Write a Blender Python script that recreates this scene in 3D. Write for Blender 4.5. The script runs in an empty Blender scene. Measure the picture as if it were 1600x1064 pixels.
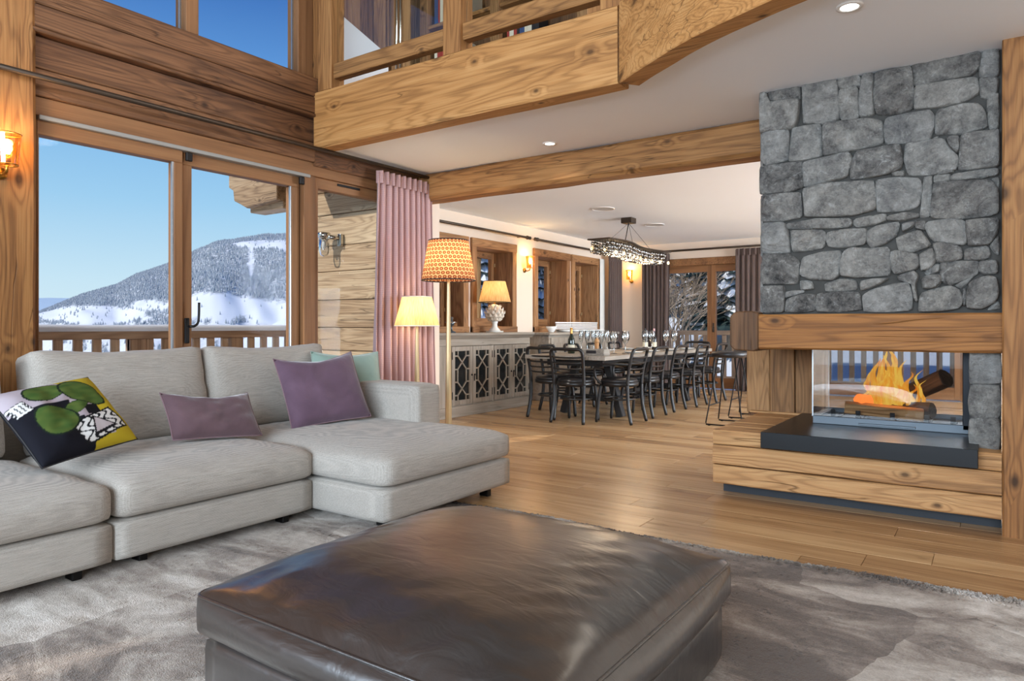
import bpy, bmesh, math, random
from mathutils import Vector, Matrix, Euler, noise
random.seed(7)
S = bpy.context.scene
COL = S.collection
PI = math.pi

# ------------------------------------------------------------------ camera, sky, sun, large lights, exposure
cam_d = bpy.data.cameras.new('camera'); CAM = bpy.data.objects.new('camera', cam_d); COL.objects.link(CAM)
cam_d.sensor_fit = 'HORIZONTAL'; cam_d.sensor_width = 36.0
cam_d.lens = 1087.0 / 1600.0 * 36.0
cam_d.shift_y = -22.0 / 1600.0
cam_d.clip_start = 0.05; cam_d.clip_end = 30000
CAM.location = (0, 0, 1.1)
CAM.rotation_euler = (PI / 2, 0, math.atan2(753, 1087))
S.camera = CAM

W = bpy.data.worlds.new('sky'); S.world = W; W.use_nodes = True
wn = W.node_tree.nodes; wl = W.node_tree.links; wn.clear()
wo = wn.new('ShaderNodeOutputWorld'); wb = wn.new('ShaderNodeBackground'); wb.inputs['Strength'].default_value = 1.0
wc = wn.new('ShaderNodeTexCoord'); wsx = wn.new('ShaderNodeSeparateXYZ'); wr = wn.new('ShaderNodeValToRGB')
wl.new(wc.outputs['Generated'], wsx.inputs[0]); wl.new(wsx.outputs['Z'], wr.inputs[0])
wl.new(wr.outputs[0], wb.inputs['Color']); wl.new(wb.outputs[0], wo.inputs['Surface'])
sky_stops = [(0.0, (0.66, 0.82, 0.90)), (0.06, (0.56, 0.77, 0.90)), (0.16, (0.34, 0.61, 0.86)), (0.25, (0.22, 0.48, 0.80)),
             (0.34, (0.105, 0.29, 0.66)), (0.42, (0.05, 0.17, 0.50)), (1.0, (0.03, 0.11, 0.38))]
el = wr.color_ramp.elements
while len(el) < len(sky_stops): el.new(0.5)
for e, (p, c) in zip(el, sky_stops): e.position = p; e.color = (*c, 1)

def lamp(name, kind, loc, energy, color=(1, 1, 1), rot=(0, 0, 0), parent=None, **kw):
    d = bpy.data.lights.new(name, kind); d.energy = energy; d.color = color
    for k, v in kw.items(): setattr(d, k, v)
    o = bpy.data.objects.new(name, d); COL.objects.link(o); o.location = loc; o.rotation_euler = rot
    if parent is not None:
        o.parent = parent
    return o
# winter sun from beyond the valley side, over the balcony towards the garden
sun_dir = Vector((0.30, 0.75, -0.59)).normalized()
lamp('sun', 'SUN', (0, 0, 30), 3.1, (1.0, 0.96, 0.90), sun_dir.to_track_quat('-Z', 'Y').to_euler(), angle=0.01)
# added fill lights standing in for daylight from assumed windows out of view
lamp('gable_fill_light', 'AREA', (-0.9, -3.35, 3.4), 225, (0.72, 0.86, 1.0), (PI / 2, 0, 0), shape='RECTANGLE', size=6.6, size_y=2.6)
# added upward fill for the ceiling, standing in for snow bounce
lamp('gable_upward_fill', 'AREA', (-0.9, -3.35, 1.85), 560, (0.72, 0.86, 1.0), (PI / 2 + 0.25, 0, 0), shape='RECTANGLE', size=6.6, size_y=1.6)
lamp('kitchen_fill_light', 'AREA', (3.3, 8.8, 1.4), 720, (0.74, 0.87, 1.0), (0, PI / 2, 0), shape='RECTANGLE', size=2.0, size_y=5.0)  # added fill for the dining side, its kitchen window only assumed
lamp('gallery_fill_light', 'AREA', (3.3, 4.6, 4.0), 330, (0.95, 0.97, 1.0), (0, PI / 2, 0), shape='RECTANGLE', size=1.6, size_y=1.2)  # added fill to brighten the gallery, no window built there
S.view_settings.view_transform = 'Standard'; S.view_settings.look = 'None'
S.view_settings.gamma = 1.0; S.view_settings.use_curve_mapping = False
S.view_settings.exposure = 0.06
S.cycles.use_denoising = True
S.cycles.max_bounces = 10; S.cycles.diffuse_bounces = 5; S.cycles.glossy_bounces = 4
S.cycles.transparent_max_bounces = 24; S.cycles.transmission_bounces = 6
S.cycles.caustics_reflective = False; S.cycles.caustics_refractive = False
S.cycles.sample_clamp_indirect = 6.0

# ------------------------------------------------------------------ materials
MATS = {}
def srgb(r, g, b):
    f = lambda v: (v / 255 / 12.92) if v / 255 <= 0.04045 else ((v / 255 + 0.055) / 1.055) ** 2.4
    return (f(r), f(g), f(b), 1.0)
def newmat(name):
    m = bpy.data.materials.new(name); m.use_nodes = True
    nt = m.node_tree; nt.nodes.clear()
    out = nt.nodes.new('ShaderNodeOutputMaterial'); bs = nt.nodes.new('ShaderNodeBsdfPrincipled')
    nt.links.new(bs.outputs[0], out.inputs[0])
    MATS[name] = m
    return m, nt, bs, out
def N(nt, t, **kw):
    n = nt.nodes.new(t)
    for k, v in kw.items():
        if k.startswith('i_'):
            key = k[2:].replace('_', ' ')
            n.inputs[key].default_value = v
        else: setattr(n, k, v)
    return n
def L(nt, a, b): nt.links.new(a, b)
def ramp(nt, src, stops, interp='LINEAR'):
    r = nt.nodes.new('ShaderNodeValToRGB'); r.color_ramp.interpolation = interp
    e = r.color_ramp.elements
    while len(e) < len(stops): e.new(0.5)
    for x, (p, c) in zip(e, stops):
        x.position = p; x.color = c if len(c) == 4 else (*c, 1)
    if src is not None: nt.links.new(src, r.inputs[0])
    return r
def mixc(nt, fac, a, b, mode='MIX'):
    m = nt.nodes.new('ShaderNodeMix'); m.data_type = 'RGBA'; m.blend_type = mode
    for sock, v in ((m.inputs['Factor'], fac), (m.inputs['A'], a), (m.inputs['B'], b)):
        pass
    fi, ai, bi = m.inputs[0], m.inputs[6], m.inputs[7]
    for sock, v in ((fi, fac), (ai, a), (bi, b)):
        if hasattr(v, 'is_linked') or hasattr(v, 'links'): nt.links.new(v, sock)
        elif isinstance(v, (int, float)): sock.default_value = v
        else: sock.default_value = v
    return m.outputs[2]
def mth(nt, op, a, b=None, c=None, clamp=False):
    m = nt.nodes.new('ShaderNodeMath'); m.operation = op; m.use_clamp = clamp
    for i, v in enumerate((a, b, c)):
        if v is None: continue
        if isinstance(v, (int, float)): m.inputs[i].default_value = v
        else: nt.links.new(v, m.inputs[i])
    return m.outputs[0]
def coords(nt, rand=True, scale=(1, 1, 1)):
    tc = nt.nodes.new('ShaderNodeTexCoord')
    v = tc.outputs['Object']
    oi = nt.nodes.new('ShaderNodeObjectInfo')
    if rand:
        add = nt.nodes.new('ShaderNodeVectorMath'); add.operation = 'ADD'
        cmb = nt.nodes.new('ShaderNodeCombineXYZ')
        r1 = mth(nt, 'MULTIPLY', oi.outputs['Random'], 37.0); r2 = mth(nt, 'MULTIPLY', oi.outputs['Random'], 83.0)
        L(nt, r1, cmb.inputs[0]); L(nt, r2, cmb.inputs[1]); L(nt, r1, cmb.inputs[2])
        L(nt, v, add.inputs[0]); L(nt, cmb.outputs[0], add.inputs[1]); v = add.outputs[0]
    mp = nt.nodes.new('ShaderNodeMapping'); mp.inputs['Scale'].default_value = scale
    L(nt, v, mp.inputs['Vector'])
    return mp.outputs[0], oi.outputs['Random'], v
def bump(nt, bs, h, strength=0.3, dist=0.01):
    b = nt.nodes.new('ShaderNodeBump'); b.inputs['Strength'].default_value = strength; b.inputs['Distance'].default_value = dist
    L(nt, h, b.inputs['Height']); L(nt, b.outputs[0], bs.inputs['Normal'])
    return b

def wood(name, light, mid, dark, axis='X', knots=0.6, rough=0.62, bumps=0.35, vary=0.25, fine=1.0, cracks=0.6, stain=0.6, ring=9.0, spec=0.3, coat=0.0):
    if knots > 0.3: ring = ring * 1.5
    m, nt, bs, out = newmat(name)
    k = {'X': 0, 'Y': 1, 'Z': 2}[axis]
    def sc(along, across):
        v = [across] * 3; v[k] = along; return tuple(v)
    v1, rnd, base = coords(nt, True, sc(0.28, 4.2))
    # large tonal bands
    n1 = N(nt, 'ShaderNodeTexNoise', i_Scale=1.6, i_Detail=7.0, i_Roughness=0.62, i_Distortion=0.25); L(nt, v1, n1.inputs['Vector'])
    # rings
    mp2 = N(nt, 'ShaderNodeMapping'); mp2.inputs['Scale'].default_value = sc(0.10, 1.3); L(nt, base, mp2.inputs[0])
    nd = N(nt, 'ShaderNodeTexNoise', i_Scale=2.2, i_Detail=3.0); L(nt, mp2.outputs[0], nd.inputs['Vector'])
    # knots lie on the faces: flatten the cross direction into one coordinate
    sp6 = N(nt, 'ShaderNodeSeparateXYZ'); L(nt, base, sp6.inputs[0]); o_ = [i for i in range(3) if i != k]
    cm6 = N(nt, 'ShaderNodeCombineXYZ'); L(nt, mth(nt, 'MULTIPLY', sp6.outputs[k], 2.1), cm6.inputs[0])
    L(nt, mth(nt, 'MULTIPLY', mth(nt, 'ADD', sp6.outputs[o_[0]], sp6.outputs[o_[1]]), 3.4), cm6.inputs[1])
    vo = N(nt, 'ShaderNodeTexVoronoi', voronoi_dimensions='2D', i_Scale=1.0, i_Randomness=1.0); L(nt, cm6.outputs[0], vo.inputs['Vector'])
    sep6 = N(nt, 'ShaderNodeSeparateColor'); L(nt, vo.outputs['Color'], sep6.inputs[0])
    kd = mth(nt, 'ADD', mth(nt, 'MULTIPLY', vo.outputs['Distance'], mth(nt, 'MULTIPLY_ADD', sep6.outputs[1], 0.9, 0.75)), mth(nt, 'GREATER_THAN', sep6.outputs[0], 0.5))
    swirl = mth(nt, 'MULTIPLY', ramp(nt, kd, [(0.0, (1, 1, 1, 1)), (0.32, (0, 0, 0, 1))], 'EASE').outputs[0], 0.05 if knots > 0.3 else 0.0)
    rp_ = mth(nt, 'ADD', nd.outputs[0], swirl)
    ringv = mth(nt, 'SINE', mth(nt, 'MULTIPLY', rp_, ring * 14))
    ringv = mth(nt, 'MULTIPLY_ADD', ringv, 0.5, 0.5)
    # fibres
    mp3 = N(nt, 'ShaderNodeMapping'); mp3.inputs['Scale'].default_value = sc(1.6, 110.0 * fine); L(nt, base, mp3.inputs[0])
    nf = N(nt, 'ShaderNodeTexNoise', i_Scale=1.0, i_Detail=3.0, i_Roughness=0.7); L(nt, mp3.outputs[0], nf.inputs['Vector'])
    t = mth(nt, 'MULTIPLY', n1.outputs[0], 0.62)
    t = mth(nt, 'ADD', t, mth(nt, 'MULTIPLY', ringv, 0.085))
    t = mth(nt, 'ADD', t, mth(nt, 'MULTIPLY', nf.outputs[0], 0.40))
    t = mth(nt, 'ADD', t, mth(nt, 'MULTIPLY_ADD', rnd, vary, -0.5 * vary))
    r = ramp(nt, t, [(0.28, dark), (0.52, mid), (0.78, light)])
    colr = r.outputs[0]
    lines = ramp(nt, ringv, [(0.0, (1, 1, 1, 1)), (0.30, (0, 0, 0, 1))])
    colr = mixc(nt, mth(nt, 'MULTIPLY', lines.outputs[0], 0.22 if knots > 0.3 else 0.10), colr, tuple(c * 0.55 for c in dark[:3]) + (1,))
    # weathered stains
    mp4 = N(nt, 'ShaderNodeMapping'); mp4.inputs['Scale'].default_value = sc(0.6, 6.0); L(nt, base, mp4.inputs[0])
    ns = N(nt, 'ShaderNodeTexNoise', i_Scale=1.3, i_Detail=5.0, i_Roughness=0.65, i_Distortion=1.2); L(nt, mp4.outputs[0], ns.inputs['Vector'])
    st = ramp(nt, ns.outputs[0], [(0.56, (0, 0, 0, 1)), (0.74, (1, 1, 1, 1))])
    colr = mixc(nt, mth(nt, 'MULTIPLY', st.outputs[0], stain * 0.6), colr, tuple(c * 0.42 for c in dark[:3]) + (1,))
    # cracks along the grain
    mp5 = N(nt, 'ShaderNodeMapping'); mp5.inputs['Scale'].default_value = sc(0.8, 13.0); L(nt, base, mp5.inputs[0])
    nc = N(nt, 'ShaderNodeTexNoise', i_Scale=1.0, i_Detail=2.0, i_Distortion=0.3); L(nt, mp5.outputs[0], nc.inputs['Vector'])
    cr = mth(nt, 'ABSOLUTE', mth(nt, 'SUBTRACT', nc.outputs[0], 0.5))
    cr = ramp(nt, cr, [(0.0, (1, 1, 1, 1)), (0.014, (0, 0, 0, 1))])
    nb = N(nt, 'ShaderNodeTexNoise', i_Scale=1.9, i_Detail=1.0); L(nt, base, nb.inputs['Vector'])
    crm = mth(nt, 'MULTIPLY', cr.outputs[0], ramp(nt, nb.outputs[0], [(0.5, (0, 0, 0, 1)), (0.6, (1, 1, 1, 1))]).outputs[0])
    colr = mixc(nt, mth(nt, 'MULTIPLY', crm, cracks), colr, tuple(c * 0.22 for c in dark[:3]) + (1,))
    # knots
    if knots > 0:
        kn = ramp(nt, kd, [(0.03, (1, 1, 1, 1)), (0.06, (0.5, 0.5, 0.5, 1)), (0.10, (0, 0, 0, 1))])
        colr = mixc(nt, mth(nt, 'MULTIPLY', kn.outputs[0], knots), colr, tuple(c * 0.30 for c in dark[:3]) + (1,))
    L(nt, colr, bs.inputs['Base Color'])
    bs.inputs['Roughness'].default_value = rough; bs.inputs['Specular IOR Level'].default_value = spec
    if coat: bs.inputs['Coat Weight'].default_value = coat; bs.inputs['Coat Roughness'].default_value = 0.22
    h = mth(nt, 'ADD', nf.outputs[0], mth(nt, 'MULTIPLY', n1.outputs[0], 1.2))
    h = mth(nt, 'SUBTRACT', h, mth(nt, 'MULTIPLY', crm, 1.5))
    bump(nt, bs, h, bumps, 0.006)
    return m

def plain(name, col, rough=0.5, metal=0.0, spec=0.5, noise_amt=0.0, nscale=8.0, bump_s=0.0, bscale=60.0, coat=0.0, sheen=0.0, trans=0.0, ior=1.45, emis=None, estr=0.0, alpha=1.0):
    m, nt, bs, out = newmat(name)
    bs.inputs['Base Color'].default_value = col
    bs.inputs['Roughness'].default_value = rough; bs.inputs['Metallic'].default_value = metal
    bs.inputs['Specular IOR Level'].default_value = spec
    bs.inputs['Coat Weight'].default_value = coat; bs.inputs['Sheen Weight'].default_value = sheen
    bs.inputs['Transmission Weight'].default_value = trans; bs.inputs['IOR'].default_value = ior
    if emis: bs.inputs['Emission Color'].default_value = emis; bs.inputs['Emission Strength'].default_value = estr
    v, rnd, base = coords(nt, True)
    if noise_amt:
        n = N(nt, 'ShaderNodeTexNoise', i_Scale=nscale, i_Detail=5.0); L(nt, v, n.inputs['Vector'])
        f = mth(nt, 'MULTIPLY_ADD', n.outputs[0], 2 * noise_amt, 1 - noise_amt)
        mul = N(nt, 'ShaderNodeVectorMath', operation='SCALE'); mul.inputs[0].default_value = col[:3]; L(nt, f, mul.inputs['Scale'])
        L(nt, mul.outputs[0], bs.inputs['Base Color'])
    if bump_s:
        n2 = N(nt, 'ShaderNodeTexNoise', i_Scale=bscale, i_Detail=4.0); L(nt, v, n2.inputs['Vector'])
        bump(nt, bs, n2.outputs[0], bump_s, 0.004)
    return m

def thin_glass(name, tint=(1, 1, 1, 1), refl=0.5, ior=1.45, base=0.03, rough=0.0):
    m, nt, bs, out = newmat(name); nt.nodes.remove(bs)
    tr = N(nt, 'ShaderNodeBsdfTransparent'); tr.inputs[0].default_value = tint
    gl = N(nt, 'ShaderNodeBsdfGlossy'); gl.inputs['Roughness'].default_value = rough
    fr = N(nt, 'ShaderNodeFresnel', i_IOR=ior)
    mx = N(nt, 'ShaderNodeMixShader')
    L(nt, mth(nt, 'MULTIPLY_ADD', fr.outputs[0], refl, base, True), mx.inputs[0])
    L(nt, tr.outputs[0], mx.inputs[1]); L(nt, gl.outputs[0], mx.inputs[2]); L(nt, mx.outputs[0], out.inputs[0])
    return m

def fabric(name, c1, c2, scale=420.0, rough=0.9, bumps=0.5, slub=0.35, sheen=0.2):
    m, nt, bs, out = newmat(name)
    v, rnd, base = coords(nt, False)
    def wv(direction, s):
        w = N(nt, 'ShaderNodeTexWave', wave_type='BANDS', bands_direction=direction, i_Scale=s, i_Distortion=1.2, i_Detail=1.0)
        w.inputs['Detail Scale'].default_value = 1.5
        L(nt, base, w.inputs['Vector']); return w.outputs['Fac']
    wa, wb_, wc_ = wv('X', scale / 20), wv('Y', scale / 20), wv('Z', scale / 20)
    weave = mth(nt, 'MULTIPLY', mth(nt, 'MAXIMUM', wa, wb_), wc_)
    n = N(nt, 'ShaderNodeTexNoise', i_Scale=scale * 0.5, i_Detail=2.0); L(nt, base, n.inputs['Vector'])
    mp = N(nt, 'ShaderNodeMapping'); mp.inputs['Scale'].default_value = (150, 9, 150); L(nt, base, mp.inputs[0])
    ns = N(nt, 'ShaderNodeTexNoise', i_Scale=1.0, i_Detail=4.0, i_Roughness=0.7); L(nt, mp.outputs[0], ns.inputs['Vector'])
    t = mth(nt, 'ADD', mth(nt, 'MULTIPLY', n.outputs[0], 0.55), mth(nt, 'MULTIPLY', ns.outputs[0], slub))
    t = mth(nt, 'ADD', t, mth(nt, 'MULTIPLY', weave, 0.2))
    L(nt, ramp(nt, t, [(0.32, c2), (0.66, c1)]).outputs[0], bs.inputs['Base Color'])
    bs.inputs['Roughness'].default_value = rough; bs.inputs['Sheen Weight'].default_value = sheen; bs.inputs['Specular IOR Level'].default_value = 0.15
    bump(nt, bs, mth(nt, 'ADD', weave, n.outputs[0]), bumps, 0.002)
    return m
# woods
c = srgb
wood('fascia_wood', c(202, 153, 98), c(176, 124, 71), c(122, 77, 39), 'X', knots=0.85, stain=0.35, vary=0.05)
wood('beam_x_wood', c(183, 136, 85), c(150, 105, 61), c(90, 58, 32), 'X', knots=0.7, stain=0.5, vary=0.08)
wood('beam_y_wood', c(146, 103, 70), c(109, 73, 47), c(62, 39, 26), 'Y', knots=0.75, stain=0.8, vary=0.2)
wood('post_wood', c(177, 128, 77), c(143, 96, 54), c(80, 51, 29), 'Z', knots=0.8, stain=0.6, vary=0.1)
wood('frame_wood_y', c(156, 113, 75), c(133, 92, 59), c(98, 64, 39), 'Y', knots=0.1, stain=0.1, cracks=0.1, bumps=0.12, vary=0.1, ring=4)
wood('frame_wood_z', c(156, 113, 75), c(133, 92, 59), c(98, 64, 39), 'Z', knots=0.1, stain=0.1, cracks=0.1, bumps=0.12, vary=0.1, ring=4)
wood('frame_wood_x', c(156, 113, 75), c(133, 92, 59), c(98, 64, 39), 'X', knots=0.1, stain=0.1, cracks=0.1, bumps=0.12, vary=0.1, ring=4)
wood('surround_wood_z', c(178, 134, 91), c(143, 100, 64), c(89, 59, 38), 'Z', knots=0.9, stain=0.6, vary=0.2)
wood('surround_wood_y', c(178, 134, 91), c(143, 100, 64), c(89, 59, 38), 'Y', knots=0.7, stain=0.6, vary=0.2)
wood('shutter_wood', c(197, 160, 116), c(173, 135, 91), c(134, 97, 62), 'Z', knots=0.4, stain=0.1, cracks=0.3, vary=0.1)
wood('hearth_wood', c(205, 162, 111), c(179, 132, 85), c(115, 77, 46), 'X', knots=0.8, stain=0.8, vary=0.15, bumps=0.5)
wood('hearth_top_wood', c(196, 153, 105), c(165, 121, 76), c(105, 71, 45), 'Y', knots=0.6, stain=0.5, vary=0.2)
wood('mantel_wood', c(174, 120, 65), c(139, 90, 46), c(76, 47, 25), 'X', knots=0.8, stain=0.8, vary=0.05, bumps=0.5)
wood('end_grain_wood', c(132, 94, 62), c(100, 70, 46), c(58, 40, 28), 'Z', knots=0.2, stain=0.9, cracks=1.0, vary=0.05, bumps=0.6)
wood('panel_wood', c(179, 137, 92), c(143, 104, 66), c(89, 61, 38), 'Z', knots=0.9, stain=0.5, vary=0.35)
wood('outer_cladding_wood', c(209, 183, 148), c(176, 145, 110), c(107, 81, 59), 'X', knots=0.7, stain=0.9, vary=0.3)
wood('mezz_board_wood', c(177, 139, 97), c(142, 104, 68), c(89, 61, 40), 'Z', knots=0.8, stain=0.6, vary=0.4)
wood('rail_wood_y', c(214, 182, 150), c(190, 154, 122), c(140, 106, 80), 'Y', knots=0.2, stain=0.2, cracks=0.3, vary=0.15)
wood('rail_wood_x', c(214, 182, 150), c(190, 154, 122), c(140, 106, 80), 'X', knots=0.2, stain=0.2, cracks=0.3, vary=0.15)
wood('baluster_wood', c(210, 178, 146), c(186, 150, 118), c(138, 104, 78), 'Z', knots=0.2, stain=0.2, cracks=0.3, vary=0.25)
wood('floor_wood', c(214, 178, 132), c(188, 148, 104), c(146, 108, 72), 'X', knots=0.28, stain=0.12, cracks=0.25, bumps=0.16, vary=0.30, rough=0.24, spec=0.6, ring=5)
wood('table_wood', c(184, 176, 163), c(156, 146, 134), c(116, 105, 93), 'Y', knots=0.3, stain=0.3, cracks=0.4, vary=0.05, rough=0.45)
wood('cabinet_wood_z', c(176, 164, 150), c(150, 138, 124), c(110, 99, 87), 'Z', knots=0.0, stain=0.25, cracks=0.35, bumps=0.2, vary=0.08, ring=5)
wood('cabinet_wood_y', c(176, 164, 150), c(150, 138, 124), c(110, 99, 87), 'Y', knots=0.0, stain=0.25, cracks=0.35, bumps=0.2, vary=0.08, ring=5)
wood('log_bark', c(116, 88, 69), c(82, 59, 45), c(40, 28, 24), 'X', knots=0.3, stain=0.9, cracks=1.0, bumps=0.8)
wood('log_split', c(213, 169, 118), c(186, 136, 86), c(114, 75, 45), 'X', knots=0.2, stain=0.5, cracks=0.5, bumps=0.5)
wood('mill_wood', c(204, 157, 107), c(179, 130, 83), c(134, 92, 57), 'Z', knots=0, stain=0, cracks=0.1)
# plain surfaces
plain('ceiling_plaster', c(242, 245, 249), 0.9, spec=0.2, noise_amt=0.02, nscale=1.2, bump_s=0.03, bscale=30)
plain('wall_plaster', c(226, 208, 190), 0.9, spec=0.2, noise_amt=0.03, nscale=1.5, bump_s=0.06, bscale=40)
plain('white_panel', c(232, 232, 234), 0.8, noise_amt=0.02)
plain('dark_roof', c(118, 110, 102), 0.8, noise_amt=0.1)
plain('mortar', c(74, 72, 69), 0.95, spec=0.1, noise_amt=0.35, nscale=14, bump_s=0.6, bscale=90)
plain('black_steel', c(26, 27, 31), 0.34, metal=0.6, spec=0.5, noise_amt=0.12, nscale=5)
plain('slab_steel', c(17, 18, 21), 0.34, metal=0.1, spec=0.5, noise_amt=0.12, nscale=3)
plain('plinth_grey', c(46, 50, 56), 0.6, noise_amt=0.08)
plain('grey_steel', c(86, 92, 98), 0.35, metal=0.7, noise_amt=0.05)
plain('iron', c(30, 27, 26), 0.5, metal=0.5, noise_amt=0.1)
plain('bronze', c(74, 62, 52), 0.45, metal=0.7, noise_amt=0.1)
plain('aged_brass', c(196, 170, 128), 0.40, metal=0.6, noise_amt=0.12, nscale=6)
plain('brass', c(196, 140, 60), 0.28, metal=0.95, noise_amt=0.05)
plain('chrome', c(200, 196, 186), 0.18, metal=1.0)
plain('aluminium', c(168, 172, 176), 0.35, metal=0.8)
plain('blind_grey', c(150, 146, 140), 0.6)
plain('black_lacquer', c(28, 25, 24), 0.32, spec=0.5, noise_amt=0.15, nscale=20)
plain('black_leather', c(36, 33, 33), 0.36, spec=0.5, noise_amt=0.12, nscale=10, bump_s=0.15, bscale=120)
plain('table_base_black', c(38, 36, 36), 0.55, noise_amt=0.12)
plain('ceramic_white', c(232, 228, 220), 0.28, spec=0.5, noise_amt=0.06, nscale=12)
plain('ceramic_cream', c(216, 202, 184), 0.45, spec=0.4, noise_amt=0.18, nscale=20)
plain('porcelain', c(238, 236, 232), 0.2, spec=0.5)
plain('linen_white', c(226, 222, 214), 0.9, noise_amt=0.05, bump_s=0.2)
plain('paper_red', c(160, 60, 50), 0.7); plain('paper_blue', c(60, 80, 120), 0.7); plain('paper_cream', c(220, 208, 184), 0.7)
plain('paper_black', c(40, 38, 40), 0.6); plain('paper_green', c(70, 100, 80), 0.7)
plain('bottle_dark', c(20, 34, 22), 0.08, spec=0.6, coat=0.5)
plain('bottle_black', c(18, 18, 20), 0.08, spec=0.6, coat=0.5)
plain('gold_foil', c(200, 150, 84), 0.35, metal=0.8)
plain('pink_foil', c(206, 166, 168), 0.35, metal=0.4)
plain('wine_label', c(224, 214, 190), 0.7, noise_amt=0.05)
plain('speaker_grille', c(196, 192, 188), 0.8)
plain('snow', c(240, 244, 250), 0.8, spec=0.3, noise_amt=0.04, nscale=3, bump_s=0.25, bscale=9)
plain('ground_snow', c(236, 241, 250), 0.85, spec=0.2, noise_amt=0.06, nscale=0.05)
plain('bark_frost', c(160, 142, 122), 0.9, noise_amt=0.3, nscale=6)
plain('conifer_green', c(58, 76, 74), 0.9, noise_amt=0.35, nscale=3)
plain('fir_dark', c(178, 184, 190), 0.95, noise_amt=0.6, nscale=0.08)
plain('far_ridge_haze', c(200, 220, 234), 0.95, noise_amt=0.04, nscale=0.001)  # haze blue put into the base colour
plain('deck_wood', c(150, 120, 92), 0.7, noise_amt=0.15)
plain('dark_glass', c(34, 36, 36), 0.12, spec=0.6, noise_amt=0.3, nscale=3)
plain('downlight_glow', (1, 0.9, 0.75, 1), 0.5, emis=(1.0, 0.93, 0.82, 1), estr=9.0)
plain('bulb_glow', (1, 0.8, 0.5, 1), 0.5, emis=(1.0, 0.72, 0.36, 1), estr=22.0)
plain('chandelier_glow', (1, 0.8, 0.5, 1), 0.5, emis=(1.0, 0.76, 0.42, 1), estr=3.2)
plain('ember', c(120, 40, 16), 0.9, emis=(1.0, 0.22, 0.04, 1), estr=1.6, noise_amt=0.4)
thin_glass('window_glass', (0.985, 0.99, 0.99, 1), 0.03, base=0.0)
thin_glass('guard_glass', (0.95, 0.97, 0.965, 1), 0.12, base=0.01)
thin_glass('fire_glass', (0.86, 0.865, 0.87, 1), 0.6, base=0.03)
thin_glass('goblet_glass', (0.90, 0.93, 0.94, 1), 1.0, base=0.12, rough=0.03)
thin_glass('amber_glass', (1.0, 0.70, 0.25, 1), 0.6, base=0.06, rough=0.05)
thin_glass('lamp_glass', (0.92, 0.92, 0.9, 1), 0.9, base=0.08)
thin_glass('bead_glass', (0.62, 0.56, 0.46, 1), 1.0, ior=1.8, base=0.22, rough=0.04)

def stone_material():
    m, nt, bs, out = newmat('chimney_stone')
    v, rnd, base = coords(nt, True)
    n1 = N(nt, 'ShaderNodeTexNoise', i_Scale=4.5, i_Detail=8.0, i_Roughness=0.65, i_Distortion=0.8); L(nt, v, n1.inputs['Vector'])
    n2 = N(nt, 'ShaderNodeTexNoise', i_Scale=22.0, i_Detail=8.0, i_Roughness=0.75); L(nt, v, n2.inputs['Vector'])
    n3 = N(nt, 'ShaderNodeTexNoise', i_Scale=70.0, i_Detail=6.0, i_Roughness=0.8); L(nt, v, n3.inputs['Vector'])
    t = mth(nt, 'ADD', mth(nt, 'MULTIPLY', n1.outputs[0], 0.55), mth(nt, 'MULTIPLY', n2.outputs[0], 0.38))
    t = mth(nt, 'ADD', t, mth(nt, 'MULTIPLY', n3.outputs[0], 0.25))
    t = mth(nt, 'ADD', t, mth(nt, 'MULTIPLY_ADD', rnd, 0.13, -0.10))
    r = ramp(nt, t, [(0.38, c(74, 73, 73)), (0.50, c(148, 145, 141)), (0.60, c(192, 188, 181)), (0.74, c(240, 237, 231))])
    warm = mixc(nt, mth(nt, 'MULTIPLY', ramp(nt, n1.outputs['Color'], [(0.5, (0, 0, 0, 1)), (0.7, (1, 1, 1, 1))]).outputs[0], 0.22), r.outputs[0], c(150, 134, 122))
    cold = mixc(nt, mth(nt, 'MULTIPLY', ramp(nt, rnd, [(0.55, (0, 0, 0, 1)), (0.9, (1, 1, 1, 1))]).outputs[0], 0.35), warm, mixc(nt, 0.6, warm, c(96, 108, 122)))
    # pale veins
    vn = N(nt, 'ShaderNodeTexNoise', i_Scale=5.0, i_Detail=5.0, i_Distortion=1.5); L(nt, v, vn.inputs['Vector'])
    ve = ramp(nt, mth(nt, 'ABSOLUTE', mth(nt, 'SUBTRACT', vn.outputs[0], 0.5)), [(0.0, (1, 1, 1, 1)), (0.02, (0, 0, 0, 1))])
    vm = mth(nt, 'MULTIPLY', ve.outputs[0], ramp(nt, n2.outputs[0], [(0.48, (0, 0, 0, 1)), (0.62, (1, 1, 1, 1))]).outputs[0])
    colr = mixc(nt, mth(nt, 'MULTIPLY', vm, 0.7), cold, c(226, 226, 224))
    L(nt, colr, bs.inputs['Base Color']); bs.inputs['Roughness'].default_value = 0.85; bs.inputs['Specular IOR Level'].default_value = 0.25
    h = mth(nt, 'ADD', mth(nt, 'MULTIPLY', n1.outputs[0], 2.2), mth(nt, 'ADD', n2.outputs[0], mth(nt, 'MULTIPLY', n3.outputs[0], 0.5)))
    bump(nt, bs, h, 1.0, 0.045)
stone_material()

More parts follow.
